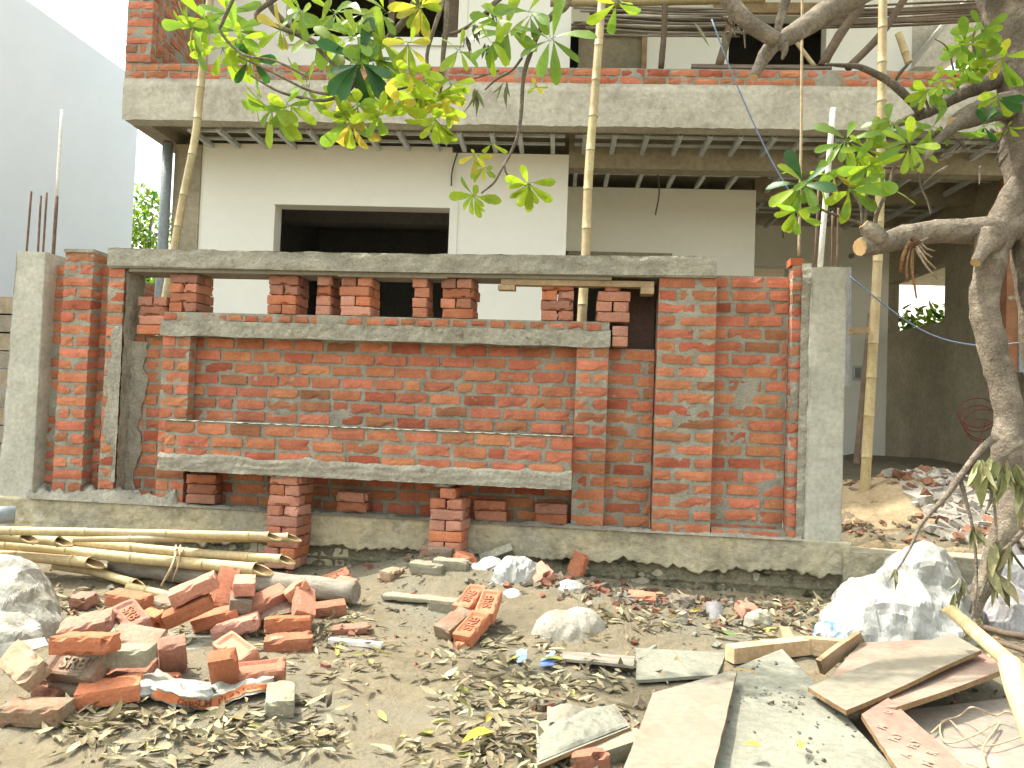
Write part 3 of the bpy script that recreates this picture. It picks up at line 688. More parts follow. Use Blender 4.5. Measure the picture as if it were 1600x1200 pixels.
def green(k):
    v = rnd.uniform(.75, 1.25)
    c = {'b': (.34, .46, .03), 'd': (.045, .15, .03), 'm': (.22, .36, .04), 'y': (.55, .52, .05), 'o': (.50, .40, .05), 'w': (.15, .16, .07)}[k]
    return tuple(x*v for x in c)
def smalltree(name, cx, cy, z0, rx, rz, n, label, group=None, hgt=None, size=.16):
    t = empty(name, (cx, cy, 0), label, 'tree' if 'tree' in name else 'shrub', group)
    m = MB(); pts = [(cx, cy, -.05), (cx+.1, cy, z0*.5), (cx, cy+.05, z0), (cx+.1, cy, z0+rz*.6)]
    m.tube(smooth(pts, 4), [.10-.08*i/12 for i in range(13)], 7, 0, (1, 1, 1), wob=.1)
    for i in range(9):
        e = Vector((cx, cy, z0))+Vector((rnd.uniform(-rx, rx)*.8, rnd.uniform(-rx, rx)*.8, rnd.uniform(-.3, .8)*rz)); m.tube(smooth([(cx, cy, z0-.3), (cx+(e.x-cx)*.4, cy+(e.y-cy)*.4, z0+.1), e], 4), [.035-.028*i_/8 for i_ in range(9)], 5, 0)
    m.build('trunk', [m_bark], t)
    m = MB()
    cl_ = [Vector((rnd.uniform(-1, 1)*rx, rnd.uniform(-1, 1)*rx, rnd.uniform(-1, 1)*rz)) for _ in range(14)]
    cl_ = [c for c in cl_ if (c.x/rx)**2+(c.y/rx)**2+(c.z/rz)**2 < 1.1]
    for i in range(n):
        c = rnd.choice(cl_); p = Vector((cx, cy, z0))+c+rv()*rnd.random()**.5*rx*.42
        leaf(m, p, rv()+Vector((0, 0, -.3)), rv()+Vector((0, 0, 1)), size*rnd.uniform(.6, 1.2), size*.4, .2, .2, green(rnd.choice('bmmd')))
    m.build('crown', [m_leaf], t)
c = Q(233, 352, 19); smalltree('far_tree', c.x, c.y, c.z-.3, 1.0, 1.0, 700, 'small green tree in the gap between the two buildings', size=.2)
c = Q(1415, 512, 13.5); smalltree('garden_shrub', c.x, c.y, c.z-.35, .8, .55, 700, 'light green shrub seen through the carport opening', size=.2)
c = Q(246, 432, 12.5); smalltree('garden_shrub', c.x, c.y, c.z-.25, .5, .55, 320, 'yellow green shrub glimpsed through the gap below the coping', size=.18)

# ------------------------------------------------------------------ bamboo
def bamboo(pts, r0, r1=None, name='bamboo_pole', label=None, group=None, ends=(None, None), seg=.32, tint=1.0, mats=None, cat='bamboo pole', dirt=0, nn=14):
    r1 = r1 or r0; m = MB()
    pp = [Vector(p) for p in smooth(pts, 8)] if len(pts) > 2 else [Vector(pts[0]).lerp(Vector(pts[1]), i/10) for i in range(11)]
    d = [0]
    for a, b in zip(pp, pp[1:]): d.append(d[-1]+(b-a).length)
    T = d[-1]
    def at(s_):
        s_ = max(0, min(T, s_))
        for i in range(len(d)-1):
            if s_ <= d[i+1]: return pp[i].lerp(pp[i+1], (s_-d[i])/max(1e-9, d[i+1]-d[i]))
        return pp[-1]
    s0 = 0; nxt = rnd.uniform(.3, 1)*seg
    while s0 < T-1e-4:
        s1 = min(T, nxt); L = s1-s0; k = [s0, s0+min(.012, L*.2), s0+L*.3, s0+L*.7, s1-min(.010, L*.2), s1-.003, s1]
        rr = lambda s_: r0+(r1-r0)*s_/T
        rads = [rr(k[0])*1.0, rr(k[1])*.98, rr(k[2])*.97, rr(k[3])*.98, rr(k[4])*1.01, rr(k[5])*1.13, rr(k[6])*1.05]
        v = tint*rnd.uniform(.88, 1.1); colr = (v, v*rnd.uniform(.96, 1.02), v*rnd.uniform(.9, 1.0))
        m.tube([at(x) for x in k], rads, nn, 0, colr, caps=False)
        s0 = s1; nxt = s1+seg*rnd.uniform(.85, 1.2)
    for e, c in enumerate(ends):
        p = at(0 if e == 0 else T); q = at(.03 if e == 0 else T-.03); ax = (p-q).normalized(); r = r0 if e == 0 else r1
        up_ = Vector((0, 0, 1)) if abs(ax.z) < .9 else Vector((1, 0, 0)); a = (up_-ax*up_.dot(ax)).normalized(); b = ax.cross(a)
        cut = Vector(c) if c else Vector((0, 0, 0)); ring = []
        def off(dv): return ax*(r*1.0+dv.dot(cut)*r) if c else ax*0
        nk = nn
        for ks, dep in ((1.0, 'b'), (1.0, 'c'), (.74, 'c'), (.70, 'd')):
            for i in range(nk):
                an = 2*PI*i/nk; dv = a*math.cos(an)+b*math.sin(an); o = Vector((0, 0, 0))
                if dep == 'c': o = off(dv)
                if dep == 'd': o = off(dv)-ax*(2.2*r)
                ring.append(p+dv*r*ks+o)
        o = len(m.v); m.v += [tuple(x) for x in ring]
        for l in range(3):
            for i in range(nk):
                m.f.append((o+l*nk+i, o+l*nk+(i+1) % nk, o+(l+1)*nk+(i+1) % nk, o+(l+1)*nk+i)); m.m.append(0 if l < 2 else 1); m.c.append((1, .95, .85)); m.s.append(l == 0)
        m.f.append(tuple(o+3*nk+i for i in range(nk))); m.m.append(1); m.c.append((1, 1, 1)); m.s.append(False)
    return m.build(name, mats or [m_bam, m_bamd], None, label, cat, group)
GP = 'bamboo props standing behind the wall'
def pathY(pts, Y0, Y1=None):
    n = len(pts); Y1 = Y1 or Y0; return [Q(x, y, Y0+(Y1-Y0)*i/(n-1)) for i, (x, y) in enumerate(pts)]
bamboo(pathY([(334, -60), (326, 20), (312, 150), (305, 215), (287, 305), (272, 390), (258, 470), (240, 600)], 6.55, 6.2), 0.033, .036, label='bent bamboo prop standing in front of the house corner', group=GP, tint=.9)
bamboo(pathY([(944, -60), (939, 20), (930, 140), (920, 270), (915, 400), (909, 500), (903, 640)], 6.5, 6.0), .034, .040, label='tall bamboo prop crossing the balcony slab near its middle', group=GP, tint=.98)
bamboo(pathY([(1380, -60), (1379, 40), (1377, 200), (1372, 390), (1363, 560), (1356, 680), (1350, 790)], 6.75, 6.4), .036, .040, label='tall bamboo prop standing on the soil heap in the gateway', group=GP, tint=.98)
m = MB(); m.slab([Q(1325, 513, 6.5), Q(1357, 511, 6.5), Q(1357, 521, 6.5), Q(1325, 523, 6.5)], .03, 0, n=3); m.build('timber_brace', [m_batten], None, 'short timber brace tied to the gateway bamboo prop', 'timber')
m = MB(); a, b = Q(1360, 490, 7.2), Q(1338, 725, 7.0); m.tube([a, b], [.025, .028], 4, 0, sm=False); m.build('leaning_lath', [m_wood], None, 'thin grey lath leaning behind the gateway bamboo prop', 'lath')
m = MB(); a, b = Q(1327, 418, 7.6), Q(1324, 604, 7.6); m.tube([a, b], .022, 4, 0, sm=False); m.build('dark_bar', [m_dark], None, 'dark upright bar just right of the pale concrete column', 'batten')  # narrow dark upright bar right of the end column

# things hanging and lying on the balcony
RG = 'thin poles bundled above the balcony'
for i in range(26):
    y0 = 9+i*1.75; a = Q(895+rnd.uniform(-6, 50), y0+rnd.uniform(-2, 1.5), 8.0+.1*(i % 4)); b = Q(1168+rnd.uniform(-40, 8), y0+rnd.uniform(-4, 5)+2, 8.0+.1*(i % 4)); c = (a+b)/2+Vector((0, 0, rnd.uniform(-.04, .02)))
    m = MB(); m.tube(smooth([a, c, b], 4), rnd.uniform(.010, .016), 6, 0); m.build('thin_pole', [m_wood if i % 2 else m_log], None, 'thin weathered pole in the bundle hung above the balcony', 'pole', RG)
for i in range(11):
    y0 = 4+i*2.9; a = Q(1285+rnd.uniform(-6, 10), y0+10, 8.1); b = Q(1545, y0-3+rnd.uniform(-3, 3), 8.1); c = (a+b)/2+Vector((0, 0, rnd.uniform(-.03, .02)))
    m = MB(); m.tube(smooth([a, c, b], 4), rnd.uniform(.012, .02), 6, 0); m.build('thin_pole', [m_wood], None, 'thin dark pole on the rack near the tree trunk', 'pole', 'thin poles near the stair')
for (pts, r, mm, lab) in (([(1039, -30), (1038, 40), (1033, 106)], .030, m_wood, 'upright wooden prop in front of the upper white wall'),
                          ([(1150, -5), (1140, 45), (1122, 106)], .040, m_wood, 'forked slanting wooden prop beside the dark upper opening'),
                          ([(1425, -20), (1375, 55), (1324, 108)], .036, m_wood, 'dark slanting pole crossing the bamboo prop on the balcony'),
                          ([(1345, 10), (1312, 55), (1284, 104)], .045, m_wood, 'thick dark slanting prop right of the upper opening'),
                          ([(1236, 55), (1255, 80), (1273, 104)], .022, m_bam, 'short tan stick leaning in the dark upper opening')):
    m = MB(); m.tube(smooth([Q(x, y, 7.75) for x, y in pts], 5), r, 8, 0, wob=.12); m.build('wooden_prop', [mm], None, lab, 'prop')
bamboo([Q(860, 4, 7.7), Q(1030, 2, 7.75), Q(1195, -2, 7.8)], .042, tint=.75, name='bamboo_beam', label='thick bamboo lying across above the balcony poles', cat='bamboo pole')
bamboo([Q(1404, 52, 7.6), Q(1412, 75, 7.6), Q(1420, 98, 7.6)], .035, name='bamboo_stub', label='short pale bamboo stub hanging near the stair flight', cat='bamboo stub')
m = MB(); m.slab([Q(1080, 105, 7.4), Q(1300, 106, 7.5), Q(1300, 101, 7.9), Q(1080, 100, 7.9)], .02, 0, n=4); m.build('balcony_plank', [m_wood], None, 'dark plank lying along the top of the brick parapet', 'plank')
# ropes, strings, hanging wires
def cord(pts, Y0, r, m_, name, lab, cat, Y1=None, n=6):
    m = MB(); m.tube(smooth(pathY(pts, Y0, Y1), n), r, 6, 0); return m.build(name, [m_], None, lab, cat)
cord([(1254, -60), (1253, 60), (1252, 200), (1250, 300), (1248, 400)], 5.9, .010, m_rope, 'rope', 'tan rope hanging straight down beside the pale pipe sleeve', 'rope')
cord([(1112, 30), (1150, 130), (1200, 240), (1240, 310)], 5.8, .006, m_bstr, 'string', 'blue string slanting across the balcony slab', 'string')
cord([(1328, 432), (1400, 490), (1460, 525), (1530, 540), (1600, 535)], 6.2, .006, m_bstr, 'string', 'blue grey string sagging across the carport opening', 'string')
for pts, Y in (([(404, 205), (398, 250), (402, 280), (397, 296)], 7.9), ([(716, 234), (707, 265), (705, 290)], 7.85), ([(1027, 262), (1030, 300), (1024, 336)], 8.3), ([(1437, 250), (1440, 290), (1452, 315), (1456, 335)], 8.3), ([(1222, 350), (1224, 372)], 9)):
    lab = {404: 'first dangling wire from the left end of the soffit', 716: 'dark wire dangling above the lower window', 1027: 'dark wire dangling before the second white wall', 1437: 'pale wire dangling from the carport ceiling', 1222: 'short dark wire dangling above the pipe sleeve'}[pts[0][0]]
    cord(pts, Y, .008, m_wire, 'hanging_wire', lab, 'wire')
m = MB()
for i in range(4):
    cx, cy, rr_ = 1535+rnd.uniform(-8, 8), 645+i*9, 26+rnd.uniform(-6, 6)
    m.tube([Q(cx+rr_*math.cos(t*PI/8), cy+rr_*.75*math.sin(t*PI/8), 8.7) for t in range(17)], .006, 5, 0, caps=False)
m.tube(smooth([Q(1540, 660, 8.7), Q(1525, 700, 8.6), Q(1505, 735, 8.4)], 5), .006, 5, 0)
m.build('red_cable', [m_red], None, 'coil of red cable hanging on the carport wall', 'cable')

# ------------------------------------------------------------------ the street tree
tree = empty('street_tree', (2.30, 4.72, 0), 'leaning street tree with pale bark and broken limbs at the gateway', 'tree')
YT = 4.72
def limb(mb, pts, Y0, Y1=None, wob=.10, n=12, cut=False, tint=1.0, rs_=1.0):
    n_ = len(pts); Y1 = Y1 if Y1 is not None else Y0; L = []
    for i, (x, y, r) in enumerate(pts):
        Y = Y0+(Y1-Y0)*i/(n_-1); p = Q(x, y, Y); L.append((p.x, p.y, p.z, rpx(r, Y)))
    L = smooth(L, 6)
    mb.tube([Vector(a[:3]) for a in L], [max(.002, a[3]*rs_) for a in L], n, 0, (tint, tint, tint), True, wob, capmat=1 if cut else 0)
m = MB()
limb(m, [(1505, 985, 17), (1522, 950, 16), (1540, 905, 20), (1562, 850, 23), (1580, 790, 25), (1582, 745, 25), (1576, 715, 28), (1574, 690, 31), (1578, 655, 27), (1566, 600, 26), (1552, 545, 26), (1542, 500, 27), (1540, 460, 27), (1548, 410, 29), (1560, 365, 31), (1578, 320, 28), (1600, 280, 27), (1632, 225, 30), (1660, 150, 36)], YT, YT+.1, rs_=.71, n=16, wob=.16)
limb(m, [(1690, 700, 60), (1662, 520, 52), (1640, 380, 48), (1628, 280, 47), (1622, 200, 50), (1620, 120, 52), (1612, 40, 58), (1604, -40, 62), (1600, -260, 60), (1590, -600, 52), (1560, -1000, 36)], YT+.12, YT+.1, tint=.8, n=18)
m.build('trunk', [m_bark, m_cut], tree)
def branch(pts, Y0, Y1=None, cut=True, tint=1.0, wob=.12):
    m = MB(); limb(m, pts, Y0, Y1, wob, 10, cut, tint); return m.build('branch', [m_bark, m_cut], tree)
branch([(1590, 352, 24), (1555, 358, 20), (1505, 361, 18), (1455, 362, 17), (1420, 368, 17), (1390, 376, 16), (1360, 384, 15), (1343, 386, 13)], YT+.1, YT-.15)
branch([(1548, 372, 22), (1536, 390, 12), (1524, 411, 7)], YT-.02, YT-.1)
branch([(1378, 376, 12), (1362, 362, 14), (1349, 350, 8)], YT-.15, YT-.16)
branch([(1605, 165, 26), (1570, 166, 20), (1540, 172, 18), (1512, 183, 16), (1490, 194, 11)], YT+.1, YT-.2, tint=.85)
branch([(1505, 188, 9), (1478, 208, 7), (1452, 238, 5), (1430, 262, 3)], YT-.2, YT-.3, cut=False, tint=.7)
branch([(1600, 110, 16), (1560, 124, 13), (1520, 138, 12), (1488, 152, 10), (1455, 172, 9), (1420, 186, 7), (1385, 200, 4), (1365, 206, 2)], YT+.15, YT-.1, cut=False, tint=.6)
branch([(1440, 176, 7), (1420, 155, 6), (1393, 130, 6), (1365, 114, 5), (1340, 104, 4), (1310, 102, 3), (1290, 100, 1.5)], YT-.05, YT-.1, cut=False, tint=.6)
branch([(1395, 130, 3), (1408, 112, 2.4), (1424, 95, 1.5)], YT-.05, YT-.1, cut=False, tint=.5)
branch([(1600, -60, 26), (1480, -60, 22), (1380, -28, 19), (1330, -2, 17), (1290, 20, 17), (1262, 38, 16), (1236, 55, 14), (1212, 66, 13), (1200, 80, 11), (1188, 100, 9), (1178, 121, 6)], YT+.1, YT-.5)
branch([(1260, -190, 22), (1180, -90, 15), (1137, -20, 13), (1150, 15, 13), (1170, 36, 12), (1195, 52, 12), (1216, 64, 11)], YT-.5, YT-.5, cut=False, tint=.9)
branch([(1224, 70, 8), (1226, 80, 5), (1222, 92, 2)], YT-.5, YT-.5)
branch([(1239, -30, 7), (1228, 0, 7), (1218, 35, 6), (1210, 66, 6)], YT-.45, YT-.45, cut=False, tint=.8)
# overhead limb (above the picture) carrying the hanging twigs
branch([(1600, -420, 44), (1300, -330, 32), (1000, -250, 25), (760, -190, 18), (560, -140, 12), (380, -110, 7)], YT+.1, 3.75, cut=False)
def twig(pts, Y0, Y1=None, tint=.8):
    m = MB(); limb(m, pts, Y0, Y1, .08, 6, False, tint); return m.build('twig', [m_bark, m_cut], tree)
TW = [([(690, -170, 9), (665, -40, 7.5), (640, 20, 7), (612, 55, 6), (585, 80, 5), (562, 98, 3)], 3.9),
      ([(480, -125, 7), (445, -40, 6), (420, 0, 5), (450, 40, 5), (490, 65, 4.5), (525, 80, 4), (560, 100, 3)], 3.85),
      ([(560, -140, 6), (450, -20, 5), (400, 22, 4), (430, 40, 4), (480, 62, 3.6), (520, 100, 3), (560, 140, 2)], 3.8),
      ([(710, -160, 6), (699, -20, 4.5), (697, 40, 4.5), (692, 90, 4), (690, 130, 3), (684, 158, 2)], 3.95),
      ([(750, -185, 5), (700, -20, 4), (680, 40, 3.5), (668, 80, 3), (665, 120, 2.5), (640, 180, 2)], 3.95),
      ([(350, -110, 5), (375, -40, 3.5), (350, 30, 3), (345, 50, 2.4), (380, 85, 2.4), (430, 95, 2), (480, 120, 1.6)], 3.7),
      ([(560, 98, 4), (556, 125, 4), (540, 145, 3.4), (505, 157, 3), (460, 150, 2.6), (430, 140, 2.2), (392, 118, 1.6)], 3.8),
      ([(515, 148, 2.6), (480, 140, 2.2), (430, 115, 2), (390, 96, 1.6), (372, 88, 1)], 3.8),
      ([(690, 110, 2.6), (670, 128, 2.2), (630, 138, 2), (596, 146, 1.6), (560, 156, 1)], 3.9),
      ([(800, -190, 6), (790, -30, 5), (770, 8, 4.4), (745, 32, 3.6), (715, 50, 2.6), (690, 55, 1.6)], 4.0),
      ([(905, -225, 8), (900, -60, 7), (885, 5, 7), (868, 20, 6), (845, 45, 4.6), (830, 80, 4), (818, 120, 3.4), (814, 180, 3), (808, 215, 2.6), (795, 245, 2.2), (785, 262, 2), (772, 285, 1.8), (752, 302, 1.4)], 4.0),
      ([(788, 258, 1.8), (792, 272, 1.6), (808, 286, 1.4), (822, 290, 1)], 4.0),
      ([(816, 90, 2.2), (800, 110, 2), (775, 125, 1.8), (758, 140, 1.4)], 4.0),
      ([(780, 110, 1.6), (750, 120, 1.4), (725, 128, 1)], 4.0),
      ([(970, -240, 4), (962, -60, 3), (962, -8, 2.4), (968, 4, 2)], 4.05)]
for p, Y in TW: twig(p, Y)
for p in ([(1430, 262, 2.6), (1405, 262, 2.4), (1378, 262, 2), (1350, 262, 2), (1338, 240, 1.8), (1330, 226, 1.2)], [(1470, 200, 3), (1455, 215, 2.6), (1440, 226, 2)], [(1366, 352, 3.4), (1372, 330, 3), (1385, 300, 2.6), (1394, 270, 2.2), (1400, 255, 1.6)],
          [(1352, 352, 3), (1330, 345, 2.6), (1300, 334, 2.2), (1275, 322, 2), (1262, 300, 1.6), (1255, 280, 1.2)], [(1348, 350, 2.4), (1344, 320, 2.2), (1326, 290, 2), (1318, 262, 1.8), (1322, 230, 1.2)], [(1436, 255, 1.8), (1438, 290, 1.5), (1448, 312, 1.4), (1454, 334, .8)],
          [(1350, 370, 2.4), (1352, 340, 2.2), (1354, 310, 1.8), (1352, 276, 1.6), (1358, 250, 1)], [(1470, 246, 3), (1480, 240, 2.2), (1505, 236, 1.8), (1520, 228, 1.2), (1545, 220, .6)], [(1508, 235, 1.4), (1506, 225, 1)],
          [(1520, 140, 2.6), (1530, 100, 2), (1520, 70, 1.6), (1524, 40, 1.2)], [(1500, 150, 2), (1490, 110, 1.6), (1480, 75, 1.2), (1460, 60, .8)], [(1452, 172, 2), (1444, 150, 1.6), (1440, 135, 1)], [(1250, 330, 1.6), (1244, 345, 1.2)]):
    twig(p, YT-.15, YT-.2, .75)
for i in range(16):
    x, y = (rnd.uniform(1470, 1590), rnd.uniform(190, 270)) if i < 9 else (rnd.uniform(1120, 1165), rnd.uniform(22, 55)); dx, dy = rnd.uniform(-50, 30), rnd.uniform(-35, 35)
    if i >= 9: dx *= .5
    twig([(x, y, 2.2), (x+dx*.5, y+dy*.5+rnd.uniform(-8, 8), 1.5), (x+dx, y+dy, .7)], YT-.1-.3*(i >= 9), YT-.2-.3*(i >= 9), .75)
def cluster(px, py, Y, n, Lpx, ax, kinds, wide=.37, spread=(55, 100), droop=.42, jit=.012, curl=.25):
    # a whorl of leaves at a twig tip
    m = MB(); c = Q(px, py, Y); ax = Vector(ax).normalized(); a = ax.orthogonal().normalized(); b = ax.cross(a); L = 1.02*Lpx*Y*1.03/FPX
    ph = rnd.random()*6
    for i in range(n):
        an = ph+i*2.4+rnd.uniform(-.3, .3); th = rad(rnd.uniform(*spread))
        d = ax*math.cos(th)+(a*math.cos(an)+b*math.sin(an))*math.sin(th)+Vector((0, 0, -droop*rnd.uniform(.3, 1.3)))
        l = L*rnd.uniform(.65, 1.12); nr = (ax+Vector((0, 0, .4))+rv()*.25).normalized()
        st = c+rv()*jit; leaf(m, st+d.normalized()*L*.12, d, nr, l, l*wide*rnd.uniform(.85, 1.1), curl*rnd.uniform(.3, 1.5), .22, green(rnd.choice(kinds)), 0, rnd.uniform(-.5, .5))
        m.tube([st, st+d.normalized()*L*.14], .0016, 4, 0, green('m'), caps=False)
    m.build('leaf_cluster', [m_leaf], tree)
D = (0, -.3, -1)
CL = [(325, 30, 9, 62, (-.3, -.4, -.8), 'bbm'), (345, 75, 8, 58, D, 'bbb'), (372, 50, 7, 45, (.3, -.5, -.3), 'bmm'), (392, 92, 8, 48, (.4, -.5, -.6), 'bmd'), (310, 62, 6, 45, (-.8, -.4, -.1), 'bmm'),
      (428, 172, 11, 52, (-.2, -.6, -.6), 'bbm'), (405, 150, 5, 42, (-.7, -.4, .1), 'bm'), (470, 20, 8, 52, (-.2, -.6, -.3), 'bmm'), (500, 45, 9, 58, (.1, -.8, -.2), 'bbm'), (525, 20, 8, 50, (.3, -.6, .3), 'mmb'),
      (562, 98, 11, 64, (.1, -1, .1), 'ddd'), (540, 150, 10, 54, (-.1, -.5, -.7), 'bbby'), (548, 188, 11, 62, D, 'bbmo'), (590, 180, 6, 50, (.5, -.4, -.6), 'mbb'), (480, 135, 9, 52, (-.4, -.6, -.4), 'bbm'), (598, 70, 8, 48, (.4, -.7, .1), 'bbm'),
      (610, 130, 9, 50, (.2, -.6, -.6), 'bbb'), (640, 110, 7, 45, (.3, -.5, -.6), 'bby'), (655, 12, 12, 40, (.1, -.6, -.4), 'yyb'), (640, 70, 7, 40, (.2, -.6, -.5), 'byy'), (690, 150, 11, 45, (.0, -.6, -.7), 'byb'), (684, 185, 10, 42, D, 'bbb'), (705, 128, 7, 42, (.5, -.5, -.4), 'byb'),
      (718, 78, 7, 40, (.4, -.6, .1), 'bbm'), (622, 160, 6, 45, (.3, -.5, -.7), 'bbo'), (792, 48, 10, 52, (.1, -.8, -.2), 'mmb'), (770, 68, 7, 42, (-.4, -.5, -.5), 'mb'), (862, 62, 8, 62, (.1, -1, 0), 'mmm'), (828, 22, 7, 50, (-.2, -.6, -.2), 'bm'), (758, 262, 8, 26, (-.1, -.7, -.4), 'bby'), (742, 305, 11, 36, (-.3, -.6, -.4), 'bbm'),
      (828, 288, 12, 40, (.2, -.5, -.9), 'bbb'), (742, 240, 5, 28, (-.2, -.4, -.8), 'by'), (765, 222, 2, 26, D, 'b'), (965, 2, 6, 52, D, 'bbm'), (838, 132, 5, 18, D, 'by'), (600, 20, 7, 45, (.1, -.7, .2), 'mbb'), (555, 55, 7, 45, (.1, -.7, .3), 'bm'), (440, 48, 6, 40, (-.2, -.6, -.3), 'bmo'), (520, 195, 5, 55, D, 'mb')]
CL += [(300, 40, 7, 50, (-.5, -.5, -.6), 'bbm'), (335, 110, 6, 50, D, 'bb'), (360, 20, 8, 52, (.2, -.6, -.3), 'bbm'), (410, 190, 8, 46, D, 'bbb'), (450, 165, 8, 48, (.3, -.5, -.7), 'bbm'), (510, 110, 9, 52, (-.1, -.7, -.4), 'bbb'), (530, 75, 8, 50, (.1, -.7, .3), 'bbm'),
       (575, 140, 9, 50, (.1, -.6, -.6), 'bbb'), (585, 95, 8, 50, (.3, -.7, -.1), 'bmm'), (495, 80, 7, 48, (-.3, -.7, .1), 'bbm'), (560, 165, 8, 52, D, 'bbm'), (625, 95, 7, 42, (.2, -.6, -.3), 'bby'), (660, 150, 7, 40, (-.3, -.5, -.6), 'bbb'), (635, 125, 6, 40, D, 'by'), (700, 165, 7, 38, (.4, -.4, -.7), 'byb'), (470, 70, 6, 44, (-.3, -.6, .1), 'bm'), (380, 60, 6, 42, D, 'bb'), (440, 20, 6, 46, (.2, -.6, -.2), 'mb'), (565, 25, 7, 46, (.1, -.7, .2), 'mbb'), (850, 95, 5, 55, (.2, -.8, -.5), 'mm'), (775, 30, 6, 46, (-.1, -.8, .2), 'mb')]
for i_, (x, y, n, L, ax, kd) in enumerate(CL):
    if i_ < 38 or i_ % 2 == 0: cluster(x, y, rnd.uniform(3.7, 4.0), n, L*.95, ax, kd)
for x, y, n, L, ax, kd in [(1255, 288, 9, 46, (-.2, -.6, .1), 'mbd'), (1242, 330, 9, 36, (-.1, -.5, -.8), 'bbm'), (1268, 275, 6, 44, (.4, -.5, .3), 'bmm'), (1322, 222, 9, 46, (-.2, -.7, .1), 'bbm'), (1350, 232, 11, 42, (.1, -.7, -.2), 'bbb'), (1362, 258, 9, 40, (.3, -.5, -.5), 'bbm'), (1336, 250, 7, 42, (-.3, -.5, -.6), 'bm'),
      (1326, 298, 7, 52, (.1, -.6, -.3), 'mbm'), (1300, 270, 3, 45, (-.4, -.3, -.8), 'oob'), (1420, 226, 10, 44, (-.1, -.8, -.1), 'mbb'), (1455, 200, 8, 36, (.2, -.6, -.1), 'mbm'), (1392, 192, 6, 34, (-.3, -.6, .1), 'mm'), (1495, 205, 2, 36, D, 'm'), (1450, 140, 11, 30, (-.2, -.5, -.5), 'mbm'), (1470, 128, 8, 26, (.2, -.5, .3), 'mb'),
      (1510, 70, 9, 36, (-.2, -.5, -.4), 'mmb'), (1535, 45, 10, 36, (-.1, -.5, -.5), 'mbm'), (1524, 92, 8, 30, (-.1, -.4, -.7), 'mm'), (1565, 90, 8, 40, (-.3, -.4, -.8), 'mby'), (1560, 150, 7, 34, (-.3, -.4, -.6), 'mbd'), (1540, 195, 9, 28, (-.3, -.5, -.1), 'mmd'), (1575, 200, 5, 24, D, 'yb'), (1388, 295, 2, 36, (.5, -.4, .2), 'b'), (1505, 105, 7, 28, D, 'mm')]:
    cluster(x, y, YT-.2+rnd.uniform(-.08, .05), n, L, ax, kd)
# unseen crown overhead, shading the street in patches
m = MB()
for i in range(60):
    c = Vector((rnd.uniform(.6, 3.8), rnd.uniform(3.4, 5.4), rnd.uniform(5.8, 7.6)))
    for k_ in range(16): leaf(m, c+rv()*.25, rv()+Vector((0, 0, -.4)), rv()+Vector((0, 0, 1)), .17, .06, .25, .2, green(rnd.choice('bmmd')))
m.build('crown', [m_leaf], tree)
# wilted dark leaves and torn bark
def wilt(name, spots, Y, n, L, cols, label, cat, mt=m_dry, width=.2, ends=None):
    m = MB()
    for px, py in spots:
        c = Q(px, py, Y)
        for i in range(n):
            d = Vector((rnd.uniform(-.5, .5), rnd.uniform(-.5, .3), -1)); l = L*rnd.uniform(.6, 1.1)*Y*1.03/FPX
            v = rnd.uniform(.8, 1.2); leaf(m, c+rv()*.012, d, rv()+Vector((0, -1, 0)), l, l*width*rnd.uniform(.7, 1.3), rnd.uniform(-.5, .5), .6, tuple(x*v for x in rnd.choice(cols)), 0, rnd.uniform(-1.5, 1.5), 1)
    return m, name, label, cat
m, *_ = wilt('', [(770, 10), (742, 40), (728, 60), (760, 70)], 4.0, 6, 32, [(.10, .10, .07), (.16, .15, .10)], '', ''); m.build('wilted_leaves', [m_dry], tree)
m, *_ = wilt('', [(745, 140), (790, 130), (672, 105), (690, 195)], 4.0, 5, 36, [(.17, .20, .09), (.22, .21, .14)], '', ''); m.build('wilted_leaves', [m_dry], tree)
m, *_ = wilt('', [(1086, 35), (1130, 48)], 4.2, 1, 50, [(.20, .19, .12)], '', ''); m.build('wilted_leaves', [m_dry], tree)
m = MB()
for px, py, ex, ey, w in ((1422, 376, 1408, 425, .02), (1424, 378, 1418, 440, .014), (1426, 380, 1430, 452, .012), (1428, 382, 1432, 466, .010)):
    pts = smooth([Q(px, py, 4.5), Q((px+ex)/2-4, (py+ey)/2, 4.45), Q(ex, ey, 4.5)], 4); m.tube(pts, [w*.5, w*.6]*((len(pts)+1)//2)+[w*.3]*(len(pts) % 2), 5, 0, (1.2, .8, .5))
for px, py, ex, ey in ((1428, 374, 1450, 371), (1434, 380, 1456, 402), (1432, 384, 1462, 420), (1430, 388, 1464, 436), (1436, 378, 1460, 392)):
    m.tube([Q(px, py, 4.5), Q((px+ex)/2, (py+ey)/2+4, 4.47), Q(ex, ey, 4.5)], [.008, .006, .005], 5, 0, (1.6, 1.5, 1.4))
m.tube([Q(1426, 372, 4.44), Q(1434, 378, 4.42), Q(1424, 384, 4.44)], .02, 7, 0, (.6, .4, .35), wob=.3); m.build('torn_bark', [m_bark], tree)

